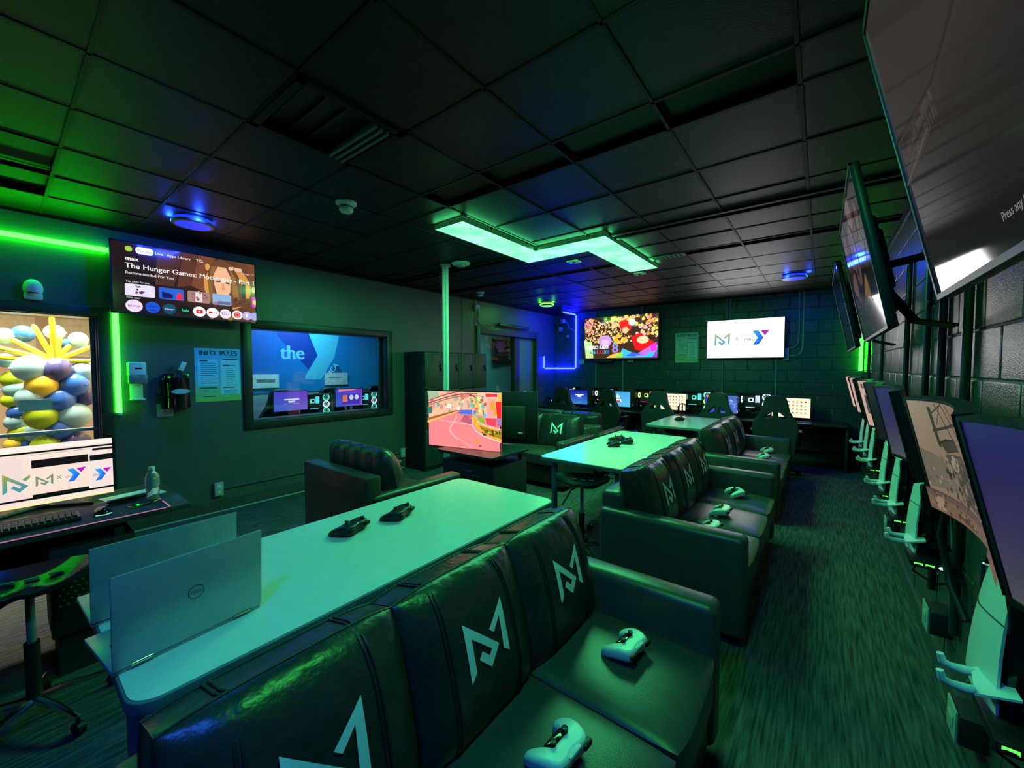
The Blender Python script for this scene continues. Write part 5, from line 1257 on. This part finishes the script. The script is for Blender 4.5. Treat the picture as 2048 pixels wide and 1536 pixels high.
t = thing('desk_lamp', 'black desk lamp head at the left edge of the photo', 'lamp', (-3.42, -.40, .74)); G().lathe([(.08, 0), (.08, .012), (.012, .02)], 20).build('base', M_BLACKP, t); G().tube([(0, 0, .02), (0, -.06, .3), (.05, .12, .62)], .009, 8).build('arm', M_BLACKP, t); o = G().lathe([(.03, .06), (.05, .03), (.08, -.08)], 20).build('shade', M_BLACKP, t); o.location = (.06, .2, .58); o.rotation_euler = (R(50), 0, 0)

# ================================================================== BALLOON ROOM
BC = {'L': (.36, .66, .76), 'N': (.07, .07, .22), 'Y': (.92, .68, .06), 'B': (.04, .17, .66), 'G': (.46, .68, .03), 'W': (.8, .78, .74)}
BN = {'L': 'pale blue', 'N': 'navy', 'Y': 'yellow', 'B': 'blue', 'G': 'lime', 'W': 'white'}
BL = [('L', -6.15, 0.22, 1.52, 0.13), ('N', -6.15, 0.39, 1.5, 0.13), ('Y', -6.15, 0.29, 1.35, 0.13), ('B', -6.15, 0.5, 1.35, 0.125), ('L', -6.15, 0.21, 1.23, 0.11), ('B', -6.15, 0.4, 1.2, 0.13), ('G', -6.15, 0.28, 1.04, 0.13), ('L', -6.15, 0.49, 1.03, 0.135), ('B', -6.15, 0.39, 0.9, 0.11), ('G', -6.15, 0.29, 0.74, 0.11), ('N', -6.15, 0.5, 0.74, 0.12), ('L', -6.2, 0.58, 1.49, 0.11), ('N', -6.2, 0.58, 1.22, 0.1), ('G', -6.4, 0.10, 1.41, 0.08), ('B', -6.4, 0.13, 1.07, 0.08), ('L', -6.4, 0.12, 1.31, 0.085), ('G', -6.4, 0.09, 1.2, 0.07), ('L', -6.4, 0.11, 0.98, 0.08), ('G', -6.4, 0.14, 0.86, 0.09), ('Y', -6.4, 0.10, 0.75, 0.08), ('N', -6.4, 0.14, 0.65, 0.07), ('L', -6.4, 0.07, 1.6, 0.07), ('L', -6.4, 0.07, 1.84, 0.08), ('B', -6.4, 0.19, 1.87, 0.085), ('W', -6.4, 0.4, 1.9, 0.08), ('B', -6.4, 0.47, 1.79, 0.05), ('L', -6.4, 0.57, 1.83, 0.085), ('L', -6.35, 0.24, 0.86, 0.095), ('B', -6.4, 0.18, 0.75, 0.08), ('B', -6.2, .35, .58, .12), ('L', -6.2, .52, .5, .12), ('N', -6.2, .25, .45, .12), ('G', -6.2, .42, .36, .12), ('B', -6.2, .3, .2, .13), ('L', -6.2, .5, .15, .14)]
place = {0: 'at the upper part of the column, left of the navy one', 1: 'at the top of the balloon column', 2: 'just below the navy one at the top', 3: 'at the right edge under the navy top one', 4: 'behind the small white card', 5: 'in the middle of the column', 6: 'in the centre of the column', 7: 'right of the centre lime one', 8: 'crossed by the window bar', 9: 'below the window bar', 10: 'below the window bar at the right', 11: 'half hidden right of the navy top one', 12: 'in shade at the right of the middle blue one', 13: 'highest on the left side of the column', 14: 'small, on the left side halfway up', 15: 'small, on the left below the lime one', 16: 'small, peeking out on the left', 17: 'small, on the left above the window bar', 18: 'on the left crossed by the bar', 19: 'small, on the left below the bar', 20: 'small, lowest on the left', 21: 'on a tube tip at the far left', 22: 'high up at the left edge', 23: 'high up near the left edge', 24: 'high up behind the upright tube', 25: 'tiny, high up on the right', 26: 'high up at the right edge', 27: 'behind the two lime ones', 28: 'small, beside the lowest lime one', 29: 'seen under the monitor', 30: 'near the floor on the right', 31: 'near the floor on the left', 32: 'near the floor in the middle', 33: 'touching the floor', 34: 'touching the floor on the right'}
for i, (k, x, y, z, r) in enumerate(BL):
    t = thing('balloon', '%s balloon %s' % (BN[k], place[i]), 'balloon', (x, y, z), random.uniform(0, 6), 'balloons in the next room')
    G().ball((0, 0, 0), (r, r * .94, r * 1.0), 20, 14).build('skin', pm('balloon_' + BN[k].replace(' ', '_'), BC[k], .22, var=.04), t)
    G().cyl((-r * .98, 0, 0), (-r * 1.1, 0, 0), r * .06, r * .1, 8).build('knot', MATS['balloon_' + BN[k].replace(' ', '_')], t)
hub = Vector((-6.2, .381, 1.60))
for i, (y, z, lab) in enumerate(((.368, 2.05, 'standing straight up'), (.25, 1.96, 'leaning up to the left'), (-.05, 1.75, 'pointing far left'), (.10, 1.82, 'second pointing left'), (.495, 1.77, 'leaning up to the right'), (.65, 1.76, 'pointing right'), (.66, 1.60, 'lying level to the right'), (.0, 1.63, 'lying level to the left'), (.43, 1.85, 'short one near the upright'), (.33, 1.75, 'short one at the middle'))):
    t = thing('tube_balloon', 'long yellow tube balloon ' + lab, 'balloon', tuple(hub), 0, 'yellow tube balloons'); e = Vector((random.uniform(-.15, .1), y - hub.y, z - hub.z))
    G().tube([e * .03, e * .3, e * .6, e * .95, e], [.016, .022, .022, .02, .006], 10).build('skin', pm('balloon_yellow_tube', (.80, .62, .03), .25), t)
t = thing('name_card', 'small white card in front of the balloons', 'card', (-5.155, .22, 1.22), R(90)); G().box((-.11, 0, -.05), (.07, .004, .045)).build('card', pm('card_white', (.7, .7, .75), .5), t)
t = thing('notice_board', 'pale notice sheets on the wall of the balloon room', 'notice', (-9.485, .45, 1.95), R(90)); G().box((-.5, 0, -.25), (-.05, .01, .35)).build('sheet', pm('cream_sheet', (.8, .74, .5), .6), t); G().box((.1, 0, -.25), (.6, .01, .35)).build('sheet', pm('cream_sheet', (.8, .74, .5), .6), t)

# ================================================================== OFFICE BEHIND THE WIDE WINDOW
p = Pic(3.8, 1.40, lambda u, v: (.02 + .02 * u, .14 + .40 * u + .16 * (1 - v), .58 + .18 * u + .08 * (1 - v)))
def uv(y, z): return ((y - 1.25) / 3.8, (z - 1.15) / 1.40)
p.poly([uv(3.05, 2.55), uv(3.05, 2.06), uv(3.2, 1.72), uv(2.99, 1.38), uv(3.02, 1.34), uv(3.25, 1.34), uv(3.48, 1.7), uv(3.58, 2.1), uv(3.45, 2.55)], (.30, .72, .82))
p.poly([uv(2.55, 2.55), uv(3.05, 2.1), uv(3.2, 1.72), uv(3.05, 1.5), uv(2.6, 2.0)], (.02, .22, .58)); p.poly([uv(3.33, 1.34), uv(3.52, 1.58), uv(3.62, 1.46), uv(3.45, 1.25)], (.02, .34, .52))
p.text('the', *uv(2.64, 1.66), .30, (.42, .74, .86), bold=.03, sx=.9); p.text('YMCA', *uv(3.36, 1.30), .12, (.6, .85, .9), rot=R(55), bold=.02)
for a, b, c_, d in ((1.9, 1.55, .3, .04), (1.75, 1.48, .45, .02)): p.rect(*uv(a, b), c_ / 3.8, d / 1.4, (.6, .75, .9))
t = thing('mural', 'blue wall mural with white lettering behind the wide window', 'mural', (-6.44, 1.25 + 1.9, 1.15 + .7), R(90)); G().box((-1.9, .001, -.7), (1.9, .006, .7)).build('panel', M_WHITEP, t); p.build('print', printmat(.5), t)
t = thing('notice', 'pale paper notice on the mural', 'notice', (-6.42, 3.5, 1.34), R(90)); G().box((-.2, 0, -.1), (.2, .004, .1)).build('sheet', pm('paper_grey', (.5, .6, .62), .5), t); G().box((-.15, -.002, .02), (.1, 0, .03)).build('text_line', M_GREYMETAL, t)
t = thing('notice', 'pale boxed notice at the left end of the mural', 'notice', (-6.42, 2.35, 1.33), R(90)); G().box((-.2, 0, -.1), (.25, .004, .1)).build('sheet', pm('paper_grey', (.5, .6, .62), .5), t); G().box((-.05, -.002, -.02), (.2, 0, .03)).build('text_line', M_GREYMETAL, t)
t = thing('office_desk', 'long dark desk inside the room behind the wide window', 'desk', (-5.6, 3.2, 0)); G().rbox((-.25, -1.5, .78), (.25, 1.6, .82), .006).build('desktop', M_DESK, t)
for yy in (-1.4, 1.5): G().box((-.25, yy - .03, 0), (.25, yy + .03, .78)).build('leg_panel', M_BLACKM, t)
def p_office(k):
    q = Pic(.42, .25, lambda u, v: (.25 + .25 * u, .25 + .15 * (1 - v), .8)); 
    if k: q.rect(.2, .1, .7, .6, (.3, .2, .75)); q.rect(.25, .25, .18, .4, (.95, .5, .35)); q.ell(.58, .5, .08, .15, (.9, .9, 1)); q.ell(.78, .5, .08, .15, (.9, .9, 1)); q.poly([(.1, .85), (.6, .9), (.9, 1), (.1, 1)], (.95, .5, .7))
    else: q.rect(.3, .55, .45, .07, (.95, .95, 1)); q.rect(.42, .42, .2, .1, (.85, .85, 1)); q.rect(.3, .35, .45, .02, (.7, .75, 1))
    return q
for k, (y, lab) in enumerate(((2.37, 'small purple monitor standing in for a reflection in the wide window'), (3.19, 'small colourful monitor standing in for a reflection in the wide window'))):  # reflections in the glass, built as monitors and computers behind it
    t = tv('monitor', lab, 'monitor', .42, .25, (-5.5, y, 1.09), R(90), p_office(k), 1.0, bezel=.008, depth=.04, rough=.3); G().rbox((-.02, .02, -.24), (.02, .05, -.05), .005).build('stand_neck', M_BLACKP, t); G().rbox((-.09, -.05, -.245), (.09, .09, -.235), .004).build('stand_base', M_BLACKP, t)
for y, lab in ((2.78, 'gaming computer with teal fans standing in for a reflection in the wide window'), (3.56, 'gaming computer with white fans standing in for a reflection at the end of the wide window')): 
    q = make_pc(lab, (-5.62, y, .82), [(.4, .9, .8), Wt], (.3, .8, .9)); q.rotation_euler[2] = R(90); q.scale = (.8, .8, .8)
for y, lab in ((2.45, 'black chair back at the left of the wide window'), (3.15, 'black chair back in the middle of the wide window'), (3.95, 'black chair back at the right of the wide window')): dup(CH, (-6.02, y, .1), R(-90), lab, 'chairs behind the wide window')
# hall beyond the doorway
p = Pic(1.12, .66, (.02, .05, .06)); tv('television', 'dark switched off television in the hall beyond the doorway', 'television', 1.12, .66, (-7.38, 9.15, 2.0), R(90), p, .5, yaw=R(6))
for lab, y in (('left pale conduit in the hall beyond the doorway', 8.05), ('right pale conduit in the hall beyond the doorway', 8.18)):
    t = thing('conduit', lab, 'conduit', (-7.48, y, 0)); G().cyl((0, 0, 0.3), (0, 0, 2.7), .02, n=10).build('pipe', pm('pale_pipe', (.6, .8, .8), .4), t)

# ================================================================== CONTROLLERS
pad = smooth_loop([(0, .02), (.035, .026), (.056, .021), (.067, .0), (.074, -.035), (.07, -.066), (.062, -.07), (.052, -.045), (.036, -.012), (0, -.006), (-.036, -.012), (-.052, -.045), (-.062, -.07), (-.07, -.066), (-.074, -.035), (-.067, .0), (-.056, .021), (-.035, .026)], 3)
BODY_ME = {}
def make_pad(label, dark, loc, rz, group, tilt=0.0, lit=False):
    t = thing('game_controller', label, 'controller', loc, R(rz), group, rx=R(tilt))
    key = 'd' if dark else 'w'
    shell = M_BLACKP if dark else M_WHITEP
    if key not in BODY_ME:
        me = curve_mesh('shell', [pad], .006, .013, shell, 4)
        for v in me.vertices:                      # grips sink and round off
            d = max(0, -.0 - v.co.y); v.co.z -= 4.5 * d * d; v.co.z *= 1 - 1.5 * d
        BODY_ME[key] = me
    o = link('shell', BODY_ME[key], t); o.location = (0, 0, .034); o.scale = (1, 1, 1.15)
    hz = .053
    mid = M_BLACKG if not dark else M_BLACKM
    G().prism([(-.04, -.034), (.04, -.034), (.036, .0), (-.036, .0)], 0, .01, Matrix.Translation((0, 0, hz - .012)) @ Matrix.Rotation(R(-90), 4, 'X')).build('center_panel', mid, t) if False else G().rbox((-.044, -.045, hz - .03), (.044, .0, hz - .003), .012, 3).build('center_panel', mid, t)
    sticks = ((-.027, -.018), (.027, -.018)) if not dark else ((-.05, .012), (.025, -.018))
    for x, y in sticks: G().lathe([(.011, 0), (.008, .004), (.006, .009), (.0095, .012), (.0095, .016), (.006, .0145)], 16, (x, y, hz - .002)).build('stick', M_BLACKP, t)
    if not dark: G().rbox((-.027, .002, hz - .012), (.027, .04, hz + .0015), .005, 2).build('touchpad', M_WHITEP, t)
    for dx, dy in ((0, .0095), (0, -.0095), (.0095, 0), (-.0095, 0)): G().cyl((.053 + dx, .012 + dy, hz - .003), (.053 + dx, .012 + dy, hz + .0022), .0042, n=12).build('button', pm('pad_button', (.35, .37, .37), .3) if not dark else M_BLACKG, t)
    dpx = (-.053, .012) if not dark else (-.026, -.018)
    G().rbox((dpx[0] - .011, dpx[1] - .004, hz - .003), (dpx[0] + .011, dpx[1] + .004, hz + .002), .001, 1).rbox((dpx[0] - .004, dpx[1] - .011, hz - .003), (dpx[0] + .004, dpx[1] + .011, hz + .002), .001, 1).build('direction_pad', pm('pad_button', (.35, .37, .37), .3) if not dark else M_BLACKG, t)
    for sx in (-1, 1): G().rbox((sx * .052 - .018, .03, hz - .024), (sx * .052 + .018, .047, hz - .006), .005).build('trigger', M_BLACKP, t)
    if dark: G().cyl((0, .02, hz - .002), (0, .02, hz + .001), .0075, n=16).build('guide_button', pm('guide_lit' if lit else 'guide_dark', (.3, .3, .3), .3, emit=(1, 1, 1) if lit else None, es=1.2), t)
    return t
gw, gd = 'white controllers on the sofas', 'black controllers on the tables'
SZ = .452
make_pad('white controller on the middle seat of the nearest sofa', False, (-.53, .92, SZ), -95, gw)
make_pad('white controller on the far seat of the nearest sofa', False, (-.54, 1.43, SZ), -97, gw)
make_pad('white controller on the near seat of the middle sofa', False, (-.54, 2.86, SZ), -95, gw)
make_pad('white controller on the centre seat of the middle sofa', False, (-.54, 3.24, SZ), -92, gw)
make_pad('white controller on the far seat of the middle sofa', False, (-.53, 3.80, SZ), -60, gw)
make_pad('white controller nearer of two on the farthest sofa', False, (-.50, 5.55, SZ), -75, gw)
make_pad('white controller farther of two on the farthest sofa', False, (-.50, 6.0, SZ), -70, gw)
TZ = .733
make_pad('black controller with a lit white button on the laptop table', True, (-1.76, 1.03, TZ), -70, gd, lit=True)
make_pad('black controller with unlit button on the laptop table', True, (-1.74, 1.29, TZ), -66, gd)
make_pad('black controller lying in front on the middle table', True, (-1.62, 3.80, TZ), -60, gd)
make_pad('black controller lying right of the others on the middle table', True, (-1.57, 4.02, TZ), -70, gd)
make_pad('black controller lying at the back on the middle table', True, (-1.72, 4.10, TZ), -100, gd)
make_pad('black controller on the farthest table', True, (-1.64, 6.25, TZ), -65, gd)

# ================================================================== LAPTOPS ON THE NEAR TABLE
def laptop(label, loc, rz, lid_deg, w_=.357, d=.245, lid_h=.25, mat=M_SILVER, mark=True):
    """hinge line at origin along X, keyboard towards -Y... lid's outside faces +Y"""
    t = thing('laptop', label, 'laptop', loc, R(rz), 'open laptops')
    G().rbox((-w_ / 2, -d, 0), (w_ / 2, 0, .013), .004).build('base', mat, t)
    G().box((-w_ / 2 + .03, -d + .1, .013), (w_ / 2 - .03, -.03, .0136)).build('keyboard_well', M_BLACKM, t)
    G().rbox((-.055, -d + .01, .0128), (.055, -d + .085, .0136), .0003, 1).build('trackpad', mat, t)
    lid = G().rbox((-w_ / 2, -.0, 0), (w_ / 2, .007, lid_h), .003, 2).build('lid', mat, t); lid.location = (0, .0, .014); lid.rotation_euler = (R(-lid_deg), 0, 0)
    G().box((-w_ / 2 + .008, -.0008, .012), (w_ / 2 - .008, .0, lid_h - .008)).build('display', M_BLACKG, lid)
    for sx in (-1, 1): G().cyl((sx * .12 - .022, .004, .014), (sx * .12 + .022, .004, .014), .005, n=10).build('hinge', M_CHROME, t)
    if mark:
        g = G().tube([(.019 * math.cos(R(a)), .0072, lid_h * .52 + .019 * math.sin(R(a))) for a in range(0, 360, 15)], .0011, 6, True)
        vs, ts, wd = text_tris('DELL'); s_ = .0128
        g.add([(-(x - wd / 2) * s_, .0076, lid_h * .52 - .0045 + y * s_) for x, y in vs], ts)
        g.build('lid_emblem', pm('emblem_grey', (.14, .15, .17), .25, .5), lid)
    return t
# lids' outsides face +X (towards the camera side)
laptop('silver laptop in front, its lid back facing the camera', (-1.424, .334, .7415), -84, 3)
laptop('second open laptop behind the front laptop', (-1.735, .345, .7415), -88, 4, w_=.385, lid_h=.235, mat=pm('green_grey_aluminium', (.36, .39, .38), .4, .3), mark=False)

# small or dim glowing things light the room by being hit, not by being sampled (keeps the render quick)
for m in bpy.data.materials:
    if m.name.startswith(('display_', 'ring_', 'blade_', 'key_glow', 'icon_', 'status_', 'teal_glow', 'pink_edge', 'guide_', 'panel_frame', 'green_diffuser', 'glow_', 'lens_', 'diffuser_')):
        m.cycles.emission_sampling = 'NONE'
